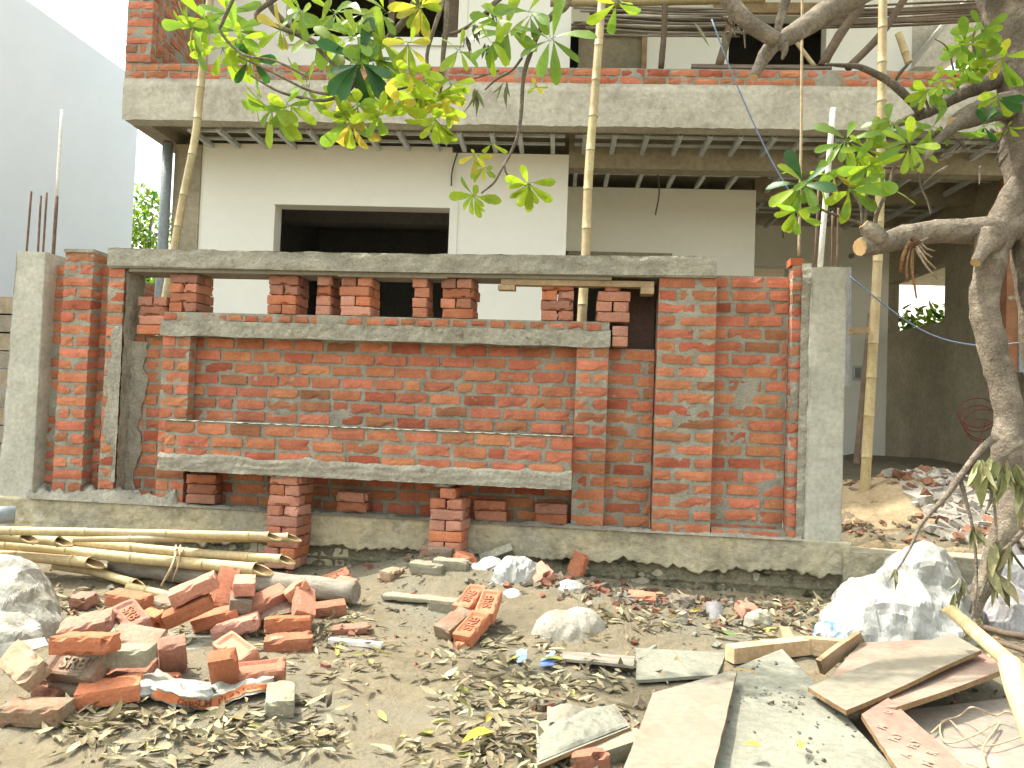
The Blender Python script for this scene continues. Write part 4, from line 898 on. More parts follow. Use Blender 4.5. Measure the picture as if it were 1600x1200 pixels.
# the snapped branch with limp leaves hanging in front of the trunk
sb = empty('dead_branch', PG(1525, 950), 'snapped leafless branch with limp yellow leaves hanging before the tree trunk', 'branch')
m = MB(); YD = 4.5
for p in ([(1556, 682, 6), (1530, 705, 5), (1500, 745, 4.6), (1478, 775, 4), (1440, 818, 3), (1425, 850, 2.2), (1410, 878, 1.6), (1400, 892, 1.2)], [(1500, 745, 3.4), (1525, 754, 2.6), (1550, 760, 2)], [(1500, 748, 3.4), (1510, 785, 3), (1518, 815, 2.4), (1524, 860, 2.2), (1526, 910, 2), (1520, 960, 1.8), (1505, 1000, 1.4)],
          [(1600, 690, 4), (1575, 708, 3), (1555, 725, 2.4), (1548, 780, 2), (1540, 800, 1.4)], [(1600, 828, 4), (1580, 850, 3.4), (1560, 870, 3), (1545, 895, 2.6), (1530, 935, 2)], [(1552, 770, 2), (1556, 815, 1.8), (1558, 850, 1.4)]):
    limb(m, p, YD, YD-.05, .08, 7)
m.build('stem', [m_bark], sb)
LC = [(.42, .40, .20), (.34, .33, .17), (.28, .30, .13)]
for spots, n, L, dark in (([(1528, 722), (1535, 720), (1548, 716)], 3, 62, 0), ([(1560, 722), (1575, 722), (1588, 728), (1570, 735)], 4, 52, 0), ([(1520, 822), (1528, 826)], 4, 38, 1), ([(1555, 845), (1575, 850), (1560, 900), (1545, 875)], 3, 60, 1), ([(1400, 890)], 3, 26, 1), ([(1500, 905), (1494, 925)], 4, 36, 1), ([(1498, 1000), (1492, 1030)], 3, 50, 1), ([(1532, 968)], 4, 40, 1), ([(1590, 790), (1598, 760)], 3, 40, 0)):
    m, *_ = wilt('', spots, YD-.04, n, L, LC if not dark else [(.30, .29, .15), (.22, .22, .11), (.36, .33, .18)], '', '', width=.26); m.build('limp_leaves', [m_dry], sb)

# ------------------------------------------------------------------ loose bricks on the ground
GL = 'loose bricks dumped on the ground'
def lb(px, py, z, yaw, rx, ry, label, mesh=None, frog=None, group=GL, sc=None):
    p = P(px, py, z); g_ = gz(p.x, p.y, False)
    if p.z < g_+.012: p = PG(px, py, .018)
    me = mesh or rnd.choice(VAR)
    o = brick(me, p, RZ(rad(yaw)) @ RX(rad(rx)) @ RY(rad(ry)), label, group, frog)
    if sc: o.scale = sc
    return o
DV = [brick_mesh(60+i, False, .022, mt=m_dusty) for i in range(3)]; GV = [brick_mesh(70+i, False, .018, mt=m_greyb) for i in range(2)]
HALF = [brick_mesh(90+i, False, .05, .13) for i in range(4)]; THIN = brick_mesh(95, False, .09, .20, .07, .04)
lb(37, 1040, .16, -38, 42, 12, 'dusty red brick leaning at the left end of the pile', DV[0])
lb(134, 1005, .245, 4, -4, -2, 'clean orange brick lying on the SRB stamped brick')
lb(120, 1043, .135, -4, 40, 0, 'dusty tan brick stamped SRB on its tilted face', FROGD, SRBD)
lb(192, 1024, .17, 10, 0, -2, 'pale greenish grey brick beside the top orange brick', GV[0])
lb(195, 1050, .07, 8, 10, 0, 'dark red brick underneath the pale grey brick')
lb(105, 1067, .06, -14, 18, 8, 'brown brick wedged below the SRB stamped brick', DV[1])
lb(172, 1080, .07, 24, 8, -6, 'red brick with a broken rough end beside the sack')
lb(57, 1112, .045, 5, 3, -1, 'large dusty brick lying flat at the front left', DV[2])
lb(83, 1083, .03, -10, 6, 0, 'broken pinkish brick behind the dusty flat one', HALF[0])
lb(217, 1000, .13, -6, 38, 4, 'dusty brown brick sloping behind the pale grey brick', DV[1])
lb(136, 977, .14, 28, 22, -14, 'wedge shaped red brick above the top orange brick')
lb(206, 966, .16, -42, 20, 14, 'tilted brick with a stamped hollow facing right', FROGM, SRB)
lb(202, 937, .13, -8, 4, 3, 'pale orange brick lying at the back left', )
lb(131, 938, .04, -12, 10, 0, 'small red brick fragment among dry leaves', HALF[1])
lb(243, 973, .10, 70, 4, 70, 'broken brick standing on end behind the pile', HALF[2])
lb(270, 1030, .09, -58, 6, -58, 'bright orange brick standing tilted near the sack', FROGM)
lb(303, 920, .27, 28, 6, -24, 'orange brick slanting at the top of the right heap')
lb(294, 953, .17, 28, 6, -24, 'orange brick slanting directly under the top slanting brick')
lb(338, 965, .10, 20, 6, -15, 'red brick slanting in the middle of the heap')
lb(369, 979, .075, 22, 6, -15, 'reddish brown brick in front of the middle one')
lb(352, 920, .19, 110, 10, -55, 'upright red brick behind the top slanting brick')
lb(382, 914, .24, 114, 0, 0, 'brick lying end on against the grey log')
lb(376, 940, .16, 116, 4, 0, 'dusty brown brick under the end on brick', DV[0])
lb(415, 938, .15, 55, 14, -16, 'tilted orange brick below the grey log')
lb(437, 957, .09, 40, 26, -10, 'mortar smeared brick under the tilted orange one', DV[1])
lb(474, 944, .15, -58, -20, 24, 'pale topped brick leaning toward the ground near the log')
lb(464, 922, .20, 30, 0, -35, 'brick poking up behind the pale topped brick', HALF[3])
lb(508, 953, .06, 24, 6, -6, 'red brick at the right end of the heap', )
lb(450, 974, .09, 18, -6, -2, 'orange brick propped in front of the pale topped one')
lb(451, 1004, .05, 20, 4, -3, 'chipped orange brick lying flat in front of the heap', DV[0] if False else None)
lb(300, 935, .06, -20, 0, 0, 'dark red brick at the bottom of the heap under the slanting pair')
lb(345, 945, .06, 60, 0, 0, 'shaded red brick buried in the heap behind the middle one')
lb(405, 955, .05, 10, 0, 0, 'shaded red brick low in the heap under the tilted orange one')
lb(262, 945, .06, -30, 8, 0, 'pale dusty brick between the two brick heaps', DV[2])
lb(550, 983, .035, 18, 10, -3, 'thin broken brick sliver beside the white strip', THIN)
lb(520, 908, .07, 32, 16, -22, 'red stamped brick lying behind the grey log', FROGM, SRB)
lb(540, 913, .03, -10, 10, 5, 'small red brick piece right behind the log end', HALF[0])
lb(352, 1056, .085, -68, 8, -66, 'mortar stained brick standing on end on the sack')
lb(402, 1053, .075, 22, 12, -5, 'brick with a deep stamped hollow beside the standing one', FROGM)
lb(369, 1018, .06, -38, 26, 10, 'pitted red brick behind the one with the hollow', FROGM)
lb(438, 1092, .045, 112, 0, 0, 'grey cement coated brick end at the sack corner', GV[1])
lb(266, 1060, .02, 10, 0, 0, 'small dark brick crumb near the standing orange brick', HALF[1], sc=(.6, .6, .5))
S4 = 'four bricks fanned out'
lb(735, 938, .145, 72, 0, -20, 'stamped SRB brick, upper left of the fan of four', FROGM, SRB, S4)
lb(763, 947, .14, 86, 0, -20, 'stamped SRB brick, upper right of the fan of four', FROGM, SRB, S4)
lb(711, 973, .075, 64, 4, -18, 'plain dusty brick, lower left of the fan of four', DV[0], None, S4)
lb(738, 982, .075, 70, 0, -20, 'stamped SRB brick, lowest of the fan of four', FROGM, SRB, S4)
lb(720, 1008, .01, 30, 0, 0, 'small red brick chip at the foot of the fan', HALF[2], sc=(.4, .4, .4))
lb(682, 901, .11, -5, 4, 0, 'half buried brown brick below the shorter prop', DV[1])
lb(667, 925, .06, -8, 3, 0, 'first of two cement coated bricks set side by side', GV[0])
lb(703, 927, .06, -6, 3, 0, 'second of two cement coated bricks set side by side', GV[1])
lb(725, 903, .09, 30, 20, 10, 'red brick chunk beside the half buried brown brick', HALF[0])
lb(700, 951, .02, -4, 0, 0, 'grey brick sunk in the soil below the coated pair', GV[0])
lb(640, 940, .0, -4, 0, 0, 'thin pale slab edge sunk in the soil left of the pair', GV[1], sc=(1.4, 1, .4))
lb(611, 897, .05, 70, 0, 0, 'small tan brick near the foot of the footing', DV[2], sc=(.7, .9, .9))
lb(843, 907, .14, 40, 24, -30, 'orange broken block against the plastic scrap', HALF[3], sc=(1.2, 1.2, 1.4))
lb(901, 890, .14, 60, 8, -68, 'mortar caked brick standing upright against the footing')
lb(237, 891, .10, -5, 30, 4, 'red brick lying under the bamboo poles')
lb(36, 862, .16, 20, 10, -10, 'red brick chip lying among the bamboo at left', HALF[1], sc=(.7, .7, .7))
lb(1003, 934, .05, -4, 10, 0, 'weathered red brick half buried near the footing', HALF[0], sc=(1.3, 1, .8))
lb(1168, 958, .04, 25, 20, 10, 'red brick chunk in the debris by the pale stone', HALF[2])
lb(955, 1166, .05, 30, 10, -8, 'mortar caked block end beneath the cement board', GV[1])
lb(918, 1185, .02, 20, 0, 0, 'red block with mortar under the cement board', HALF[3])
def stone(px, py, z, s, sq, label, m_=None, col=(.30, .27, .2), name='stone'):
    m = MB(); c = P(px, py, z); sd_ = rnd.random()*50
    def f(u, v):
        an = 2*PI*u; t = PI*v; q = Vector((math.sin(t)*math.cos(an), math.sin(t)*math.sin(an), math.cos(t)))
        k_ = 1+.35*N.noise(q*1.6+Vector((sd_, 0, 0)))+.12*N.noise(q*5+Vector((sd_, 0, 0)))
        return c+Vector((q.x*s*k_, q.y*s*.8*k_, q.z*s*sq*k_))
    m.grid(f, 18, 10, 0, col, False); return m.build(name, [m_ or m_stone], None, label, 'stone')
stone(1064, 945, .05, .085, .8, 'rounded grey brown stone by the footing debris', col=(.22, .19, .14))
stone(1186, 971, .05, .075, .9, 'pale lump of mortar near the timber strip', col=(.40, .37, .28))
m = MB(); m.slab([P(752, 893, .03), P(806, 884, .05), Q(798, 848, 5.1), Q(748, 866, 5.1)], .05, 0, n=8, bump=.008); m.build('cement_block', [m_cement], None, 'broken grey cement slab leaning beside the shorter prop', 'slab')

# ------------------------------------------------------------------ bamboo and log lying on the ground
GB = 'bamboo poles lying by the left of the wall'
Z = Vector((0, 0, 1))
def lying(pts, z0, z1, r0, r1, label, cut=True, e0=False, tint=1.0):
    n = len(pts); W = [P(x, y, z0+(z1-z0)*i/(n-1)) for i, (x, y) in enumerate(pts)]
    bamboo(W, r0, r1, label=label, group=GB, ends=((0, .4, -.9) if e0 else None, (0, .8, -1.7) if cut else None), tint=tint, seg=.42)
lying([(-160, 824), (0, 829), (200, 833), (420, 838)], .36, .36, 0.0264, 0.0273, 'farthest bamboo, top of the heap, with a wire at its end', tint=1.0)
lying([(115, 843), (240, 842), (350, 841), (450, 840)], .33, .335, 0.0158, 0.0299, 'bamboo tapering left with its cut end at the prop')
lying([(-160, 822), (-40, 833), (38, 840)], .31, .30, 0.0299, 0.0317, 'shortest cut bamboo at the left edge')
lying([(-160, 832), (0, 839), (92, 846)], .27, .27, 0.0299, 0.0317, 'second cut bamboo with a hollow end at left')
lying([(50, 838), (155, 850), (300, 864), (440, 874)], .25, .235, 0.0299, 0.0299, 'bamboo sloping right with a pointed cut end')
lying([(-120, 846), (20, 853), (117, 862), (208, 872), (400, 889)], .20, .19, 0.0299, 0.0370, 'nearest long bamboo with a wide hollow end')
lying([(-60, 862), (40, 870), (140, 879)], .15, .15, 0.0317, 0.0334, 'short bamboo below the long one, hollow end up')
lying([(85, 884), (150, 894), (212, 912)], .09, .06, 0.0264, 0.0264, 'pointed bamboo resting on the soil')
lying([(140, 884), (198, 891)], .09, .09, 0.0229, 0.0238, 'stubby bamboo end above the pointed one')
lying([(200, 917), (240, 925), (290, 936)], .05, .03, 0.0264, 0.0246, 'pale bamboo end just behind the brick heap', tint=1.15)
for i, z in enumerate((0,)):
    m = MB(); 
    for a, b in (((275, 852), (262, 905)), ((282, 852), (270, 908)), ((277, 858), (252, 915))): m.tube(smooth([P(a[0], a[1], .27), P((a[0]+b[0])/2+3, (a[1]+b[1])/2, .2), P(b[0], b[1], .08)], 4), .006, 5, 0)
    m.build('rope_tie', [m_rope], None, 'frayed rope tied around the bamboo poles', 'rope')
m = MB(); L = smooth([P(180, 882, .11), P(300, 897, .11), P(430, 910, .11), P(556, 927, .11)], 8); m.tube(L, [.062+.004*math.sin(i) for i in range(len(L))], 18, 0, wob=.06); m.build('wooden_log', [m_log], None, 'weathered grey log lying behind the brick heap', 'log')
m = MB(); m.tube([P(-30, 806, .42), P(24, 804, .42)], .055, 16, 0); m.build('drain_pipe', [m_gpipe], None, 'end of a grey pipe at the left edge on the footing', 'pipe')
bamboo([P(1487, 955, .36), P(1540, 1002, .33), P(1640, 1090, .30)], .028, .033, label='broken ended bamboo slanting over the boards at right', group=None, ends=((0, .6, -1.3), None), tint=1.15, seg=.6)
bamboo([P(1578, 1038, .40), P(1590, 1082, .36), P(1630, 1180, .30)], .036, .036, label='pale split bamboo at the right edge over the pale sheet', tint=1.25, seg=.6)
m = MB(); m.tube([P(1520, 975, .12), P(1570, 990, .14), P(1640, 1000, .15)], .016, 6, 0, wob=.2); m.tube([P(1500, 985, .05), P(1580, 1010, .1), P(1640, 1030, .12)], .014, 6, 0, wob=.2); m.build('stick', [m_wood], None, 'dark sticks lying behind the slanting bamboo', 'stick')

# ------------------------------------------------------------------ boards at the right
def board(name, quad, t, mats, label, cat='board', n=14, bump=.004, seed=0, col=(1, 1, 1)):
    m = MB(); m.slab([P(x, y, z) for x, y, z in quad], t, 0, col, n, bump, 1 if len(mats) > 1 else None, seed); return m.build(name, mats, None, label, cat)
PL = [m_ply, m_plyedge]; PK = [m_pink, m_plyedge]
board('pale_sheet', [(1405, 1112, .03), (1620, 1085, .03), (1700, 1260, .03), (1480, 1280, .03)], .012, [m_ply], 'pale pinkish sheet under the tangled wire at right', seed=9, col=(1.25, 1.18, 1.3))
board('cement_board', [(1222, 1014, .10), (1445, 1250, .07), (1085, 1290, .05), (1139, 1046, .08)], .022, [m_cboard], 'grey board covered in dried cement', seed=2, bump=.002)
board('plywood_board', [(1020, 1082, .11), (1152, 1046, .13), (1098, 1270, .12), (948, 1270, .10)], .018, PL, 'cream plywood board overlapping the cement covered board', seed=3, bump=.002)
board('pink_board', [(1290, 1066, .10), (1345, 1004, .09), (1480, 1000, .09), (1470, 1060, .11)], .015, PK, 'pink stained board beneath the plastic bale', seed=4)
board('plywood_board', [(1486, 989, .17), (1533, 1017, .18), (1322, 1109, .15), (1262, 1072, .13)], .018, PL, 'long cream plywood plank lying on the pink board', seed=5)
board('pink_board', [(1322, 1110, .10), (1528, 1022, .12), (1590, 1040, .15), (1572, 1068, .15), ][:4], .018, PK, 'pink plank with a yellow edge under the cream plank', seed=6) if False else None
board('pink_board', [(1320, 1107, .10), (1520, 1018, .12), (1585, 1040, .16), (1400, 1108, .135)], .020, PK, 'pink plank with a yellow edge under the cream plank', seed=6)
bE = board('stamped_board', [(1346, 1116, .13), (1388, 1090, .14), (1550, 1235, .09), (1440, 1260, .08)], .018, PK, 'reddish board stamped with PLY lettering', seed=7, col=(.92, .9, .9), bump=0)
ea, eb, ec, ed = P(1348, 1114, .133), P(1386, 1092, .143), P(1535, 1235, .093), P(1440, 1250, .083)
ux = ((eb-ea)+(ec-ed)).normalized(); uy = ((ea-ed)+(eb-ec)); uy = (uy-ux*uy.dot(ux)).normalized(); un = ux.cross(uy)
def stamp(s_, u, v, size, rot=0, sq=1):
    p = (ea*(1-u)+eb*u)*(1-v)+(ed*(1-u)+ec*u)*v+un*.0014
    me = text_mesh(s_, size, .0004, m_fink); o = bpy.data.objects.new('lettering', me); COL.objects.link(o)
    Mx = Matrix((ux, uy, un)).transposed().to_4x4(); Mx.translation = p
    o.parent = bE; o.matrix_parent_inverse = Matrix.Translation(-bE.location); o.matrix_world = Mx @ RZ(rot)
for a in (('U', .70, .12, .036), ('M', .25, .24, .042), ('PLY', .36, .38, .042), ('PLY', .62, .50, .042), ('R', .80, .62, .045), ('A', .28, .58, .042), ('M', .55, .70, .045)): stamp(*a, rot=rad(22))
board('timber_plank', [(1276, 1050, .03), (1342, 997, .06), Q(1341, 988, (P(1342, 997, .06)).y), Q(1277, 1024, P(1276, 1050, .03).y)] if False else [(1274, 1030, .14), (1338, 986, .15), (1345, 1000, .07), (1282, 1052, .05)], .022, [m_batten], 'brown timber plank standing on edge beside the pink board', 'plank', seed=8)
m = MB(); a = P(1140, 1022, .05); b = P(1262, 1008, .055); dv = (b-a).normalized(); sdv = Vector((-dv.y, dv.x, 0))
def beam(m, a, b, w, h, col=(1.5, 1.5, 1.5)):
    dv = (b-a); L_ = dv.length; dv.normalize(); s_ = Z.cross(dv).normalized(); n_ = dv.cross(s_); Mx = Matrix((dv, s_, n_)).transposed().to_4x4(); Mx.translation = (a+b)/2; m.xbox(Mx, L_, w, h, 0, col)
beam(m, a, b, .07, .075); m.build('timber_strip', [m_batten], None, 'pale battered timber strip pointing at the cement board', 'timber')
m = MB(); beam(m, P(1258, 1006, .06), P(1325, 1012, .08), .06, .07, (1, 1, 1)); m.build('timber_strip', [m_batten], None, 'brown timber strip touching the plank on edge', 'timber')
m = MB(); beam(m, P(1232, 1003, .06), P(1226, 982, .07), .05, .02, (1.1, 1.1, 1.1)); m.build('timber_offcut', [m_batten], None, 'small flat offcut behind the timber strip', 'timber')
board('grey_board', [(993, 1014, .02), (1135, 1018, .02), (1120, 1055, .025), (994, 1061, .03)], .014, [m_cboard], 'grey cement stained board lying flat beyond the plywood', seed=10)
board('thin_board', [(878, 1018, .04), (992, 1024, .05), (990, 1041, .05), (880, 1029, .04)], .012, [m_log], 'thin weathered board left of the grey board', seed=11)
board('cardboard_sheet', [(438, 1040, .015), (545, 1056, .015), (470, 1113, .02), (415, 1112, .02)], .006, [m_ply], 'dusty flattened cardboard under dry leaves', 'cardboard', seed=12, bump=.006)
board('cardboard_sheet', [(262, 985, .02), (345, 990, .025), (335, 1035, .03), (268, 1028, .02)], .006, [m_cboard], 'grey crumpled sheet inside the brick pile', 'sheet', seed=13, bump=.008)
board('mixing_board', [(838, 1128, .05), (960, 1098, .11), (985, 1135, .11), (838, 1195, .05)], .014, [m_cboard, m_plyedge], 'tilted board carrying a heap of cement', seed=14)
m = MB()
def heap(u, v):
    a = P(842, 1131, .051); b = P(958, 1101, .110); c = P(981, 1134, .110); d = P(842, 1190, .051)
    p = (a*(1-u)+b*u)*(1-v)+(d*(1-u)+c*u)*v; e = (math.sin(PI*u)*math.sin(PI*v))**.6
    return p+Vector((0, 0, .001+e*(.035+.015*N.noise(p*14)+.010*N.noise(p*40))))
m.grid(heap, 40, 24, 0, sm=False); m.build('cement_heap', [m_cboard], None, 'grey cement heaped on the tilted board', 'cement')
m = MB(); m.grid(lambda u, v: P(855+60*u, 1100+24*v, .10)+Vector((0, 0, math.sin(PI*u)*math.sin(PI*v)*.035+.006*N.noise(Vector((u*9, v*9, 0)))-.01)), 20, 14, 0); m.build('plaster_lump', [m_ply], None, 'smooth cream plaster lump at the edge of the cement heap', 'plaster')
m = MB(); a, b = P(514, 1001, .03), P(597, 1008, .03); beam(m, a, b, .035, .022, (1, 1, 1)); m.build('white_strip', [m_pvc], None, 'white plastic strip lying beside the brick sliver', 'strip')
m = MB(); wp = [P(1600, 1130, .05), P(1575, 1112, .09), P(1555, 1118, .06), P(1520, 1105, .13), P(1500, 1118, .06), P(1470, 1130, .05), P(1478, 1160, .04), P(1520, 1150, .06), P(1560, 1130, .05), P(1535, 1170, .05), P(1540, 1200, .045), P(1510, 1192, .045)]
m.tube(smooth(wp, 8), .0035, 5, 0); wp = [P(1455, 1145, .05), P(1480, 1125, .05), P(1500, 1140, .06), P(1540, 1165, .05), P(1600, 1150, .05)]; m.tube(smooth(wp, 8), .003, 5, 0); m.build('tangled_wire', [m_rope], None, 'tangled thin wire lying on the pale sheet', 'wire')

# ------------------------------------------------------------------ sacks and plastic
def crumple(q, s, k=0.0):
    d = N.voronoi(q*s+Vector((k, 0, 0)))[0]; return (d[1]-d[0])
def lump(name, bumps, x0, x1, y0, y1, mats, label, cat, st=.014, cr=.035, cs=5.5, base=-.01, facet=0.0, folds=0.0):
    # a crumpled sheet over a body described by soft bumps (px, py, rx, ry, height): sharp ridges with dents between
    m = MB(); B = []
    for px, py, rx, ry, h in bumps: p = PG(px, py); B.append((p.x, p.y, rx, ry, h))
    x0 = min(b[0]-b[2] for b in B)-.02; x1 = max(b[0]+b[2] for b in B)+.02; y0 = min(b[1]-b[3] for b in B)-.02; y1 = max(b[1]+b[3] for b in B)+.02
    def hb(x, y):
        h = 0
        for bx, by, rx, ry, hh in B:
            d = ((x-bx)/rx)**2+((y-by)/ry)**2
            if d < 1.0: h += (hh*(1-d**1.15)**.8)**2.6
        return h**(1/2.6)
    nu = int((x1-x0)/st); nv = int((y1-y0)/st); vs = {}; H = {}; V = []; F = []
    for j in range(nv+1):
        for i in range(nu+1):
            x = x0+(x1-x0)*i/nu; y = y0+(y1-y0)*j/nv; h = hb(x, y); e = .03
            nr = Vector((hb(x-e, y)-hb(x+e, y), hb(x, y-e)-hb(x, y+e), 2*e)).normalized(); H[(i, j)] = h
            q = Vector((x, y, h)); k_ = min(1, h/.06); q2 = q+Vector((N.noise(q*7), N.noise(q*7+Vector((5, 0, 0))), 0))*.03
            if folds: q2 = Vector((q2.x*.55+q2.z*.3, q2.y*1.2, q2.z*1.1-q2.x*.25))
            dsp = cr*(.45-crumple(q2, cs))+cr*.45*(.45-crumple(q2, cs*2.3, 9))+facet*(rnd.random()-.5)
            vs[(i, j)] = len(V); V.append(Vector((x, y, gz(x, y, False)+base+h))+nr*dsp*k_)
    for j in range(nv):
        for i in range(nu):
            ks = [(i, j), (i+1, j), (i+1, j+1), (i, j+1)]
            if any(H[k_] > .006 for k_ in ks):
                t_ = [vs[k_] for k_ in ks]
                if rnd.random() < .5: F += [(t_[0], t_[1], t_[2]), (t_[0], t_[2], t_[3])]
                else: F += [(t_[0], t_[1], t_[3]), (t_[1], t_[2], t_[3])]
    m.add(V, F, 0, (1, 1, 1), False)
    return m.build(name, mats, None, label, cat)
lump('plastic_bale', [(1442, 966, .27, .28, .43), (1400, 980, .36, .28, .27), (1350, 988, .24, .22, .15), (1472, 988, .20, .22, .17)], 1.25, 2.4, 3.7, 4.9, [m_plas], 'large crumpled white plastic bale in front of the kerb', 'plastic', st=.016, cr=.075, cs=4.6)
lump('plastic_sheet', [(1565, 975, .22, .30, .26), (1590, 960, .2, .25, .36), (1545, 960, .10, .14, .22)], 2.2, 3.3, 3.9, 5.0, [m_gsack], 'dirty grey plastic sheet heaped behind the tree base', 'plastic', st=.018, cr=.06, cs=6)
lump('woven_sack', [(-30, 980, .36, .30, .31), (8, 972, .24, .20, .22), (38, 988, .17, .16, .12), (-30, 1008, .3, .2, .14)], -3.3, -2.2, 3.0, 4.1, [m_sack], 'bulky white woven sack at the left edge', 'sack', st=.016, cr=.06, cs=4.2, folds=1)
m = MB()
for i in range(90):
    u = rnd.random(); p = P(5+57*u, 938-28*u+rnd.uniform(-3, 3), .22+.02*rnd.random()); e = p+Vector((rnd.uniform(-.01, .03), rnd.uniform(-.05, -.01), rnd.uniform(-.05, -.02))); m.tube([p, (p+e)/2+Vector((0, 0, .006)), e], [.0022, .0016, .0008], 4, 0)
m.build('frayed_edge', [m_sack], bpy.data.objects['woven_sack'], kind='stuff')
lump('plastic_scrap', [(1300, 996, .09, .06, .08), (1320, 1000, .07, .05, .05), (1285, 993, .05, .05, .06)], 1.15, 1.8, 3.8, 4.5, [m_bluew], 'blue and white torn plastic beside the white bale', 'plastic', st=.008, cr=.03, cs=16)
lump('plaster_spill', [(768, 918, .10, .10, .07), (800, 912, .06, .06, .03), (745, 930, .06, .05, .03)], -.8, .0, 4.2, 5.0, [m_powder], 'heap of bright white powder behind the fan of bricks', 'powder', st=.012, cr=.02, cs=12)
lump('plastic_scrap', [(812, 905, .14, .10, .12), (790, 900, .08, .08, .09)], -.7, .3, 4.3, 5.2, [m_plas], 'crumpled dirty plastic behind the orange broken block', 'plastic', st=.012, cr=.035, cs=10)
lump('plastic_scrap', [(893, 920, .10, .07, .05)], -.3, .5, 4.2, 5.0, [m_plas], 'thin white plastic below the upright brick', 'plastic', st=.01, cr=.03, cs=14)
cb = lump('cement_bag', [(886, 990, .17, .12, .095), (862, 990, .11, .10, .085), (912, 987, .12, .10, .08)], -.5, .5, 3.6, 4.6, [m_bag], 'small dirty cement bag half full lying on the soil', 'bag', st=.011, cr=.022, cs=7)
board('blue_scrap', [(806, 1016, .03), (824, 1014, .05), (822, 1034, .02), (808, 1036, .02)], .003, [m_blue], 'torn blue plastic piece left of the olive leaf', 'plastic', n=5)
board('blue_scrap', [(846, 1030, .03), (866, 1015, .06), (866, 1040, .02), (844, 1042, .02)], .003, [m_blue], 'torn blue plastic piece right of the olive leaf', 'plastic', n=5)
board('wrapper', [(922, 918, .06), (950, 932, .06), (944, 942, .04), (920, 928, .05)], .003, [m_green], 'green and red torn wrapper below the footing', 'wrapper', n=5)
m = MB(); c = P(1117, 960, .04); L = [c+Vector((0, -.02, -.05)), c+Vector((.0, 0, .0)), c+Vector((-.005, .03, .055))]; m.tube(L, [.042, .046, .050], 16, 0, caps=False); m.tube(L[::-1], [.046, .042, .038], 16, 0, caps=False, sm=True); m.add([L[0]+Vector((.04*math.cos(i), .02*math.sin(i), .005*math.sin(i))) for i in [k*PI/6 for k in range(12)]], [tuple(range(12))], 0)
m.build('plastic_cup', [m_gsack], None, 'grey plastic cup tipped over in the debris', 'cup')
# gypsum plaster sack draped over rubble in front of the bricks
gs = empty('plaster_sack', PG(315, 1100), 'empty white plaster sack with an orange printed band under the bricks', 'sack')
def sk_top(u):     # the folded front edge of the sack, left to right
    x = 205+222*u; y = 1066+26*math.sin(min(1, u*1.25)*PI*.8)**2-16*u**3
    return x, y
def skf(u, v):
    x, y = sk_top(u); f = P(x, y+20, .035+.012*math.sin(u*9)); b = P(x+6, y-26, .05+.03*math.sin(u*8)**2)
    t = v; top = P(x, y, .085+.012*math.sin(u*7))
    p = f.lerp(top, t/.5) if t < .5 else top.lerp(b, (t-.5)/.5)
    q = Vector((u*8, v*3, 0)); return p+Vector((0, .012*N.noise(q), .022*(crumple(q, .9)-.4)*(t > .5)+.008*N.noise(q*2)))
m = MB(); m.grid(skf, 90, 26, 0, sm=True); m.build('sack_cloth', [m_sack], gs)
def bandp(u, v, e=.004):
    x, y = sk_top(u); f = P(x, y+20, .035+.012*math.sin(u*9)); top = P(x, y, .085+.012*math.sin(u*7)); q = Vector((u*8, v*.5*3, 0))
    p = f.lerp(top, v)+Vector((0, .012*N.noise(q), .008*N.noise(q*2))); return p+Vector((0, -.8, .5)).normalized()*e
m = MB(); m.grid(lambda u, v: bandp(.16+.80*u, .14+.66*v), 70, 5, 0); m.build('orange_band', [m_orange], gs)
tx = 'GYPSUM PLASTER'; m_t = MB()
for i, ch in enumerate(tx):
    if ch == ' ': continue
    me = text_mesh(ch, .042, 0, m_ink); u = .33+.56*(i+.5)/len(tx); c = bandp(u, .46, .0065); d = (bandp(u+.01, .46, .0065)-bandp(u-.01, .46, .0065)).normalized(); upv = (bandp(u, .8, .0065)-bandp(u, .2, .0065)).normalized()
    vs = [c+d*v.co.x+upv*v.co.y for v in me.vertices]; m_t.add(vs, [tuple(p.vertices) for p in me.polygons], 0)
m_t.build('lettering', [m_ink], gs)
for i, (px, py, s_) in enumerate(((222, 1078, .05), (262, 1080, .055), (312, 1084, .055))):
    m = MB(); c = P(px, py-2, .075)
    m.grid(lambda u, v: c+Vector((math.sin(PI*v)*math.cos(2*PI*u)*s_*1.1, math.sin(PI*v)*math.sin(2*PI*u)*s_*.8, math.cos(PI*v)*s_*.65))*(1+.3*N.noise(Vector((u*3, v*4, i)))), 16, 10, 0, sm=False)
    m.build('plaster_chunk', [m_plas], None, ['first', 'second', 'third'][i]+' white plaster chunk from the left on the plaster sack', 'plaster')
m = MB(); m.slab([P(-40, 1012, .12), P(70, 996, .13), P(76, 1008, .11), P(-30, 1040, .05)], .004, 0, n=12, bump=.02); m.build('sack_flap', [m_sack], None, 'torn sack flap folded over bricks at the left edge', 'sack')

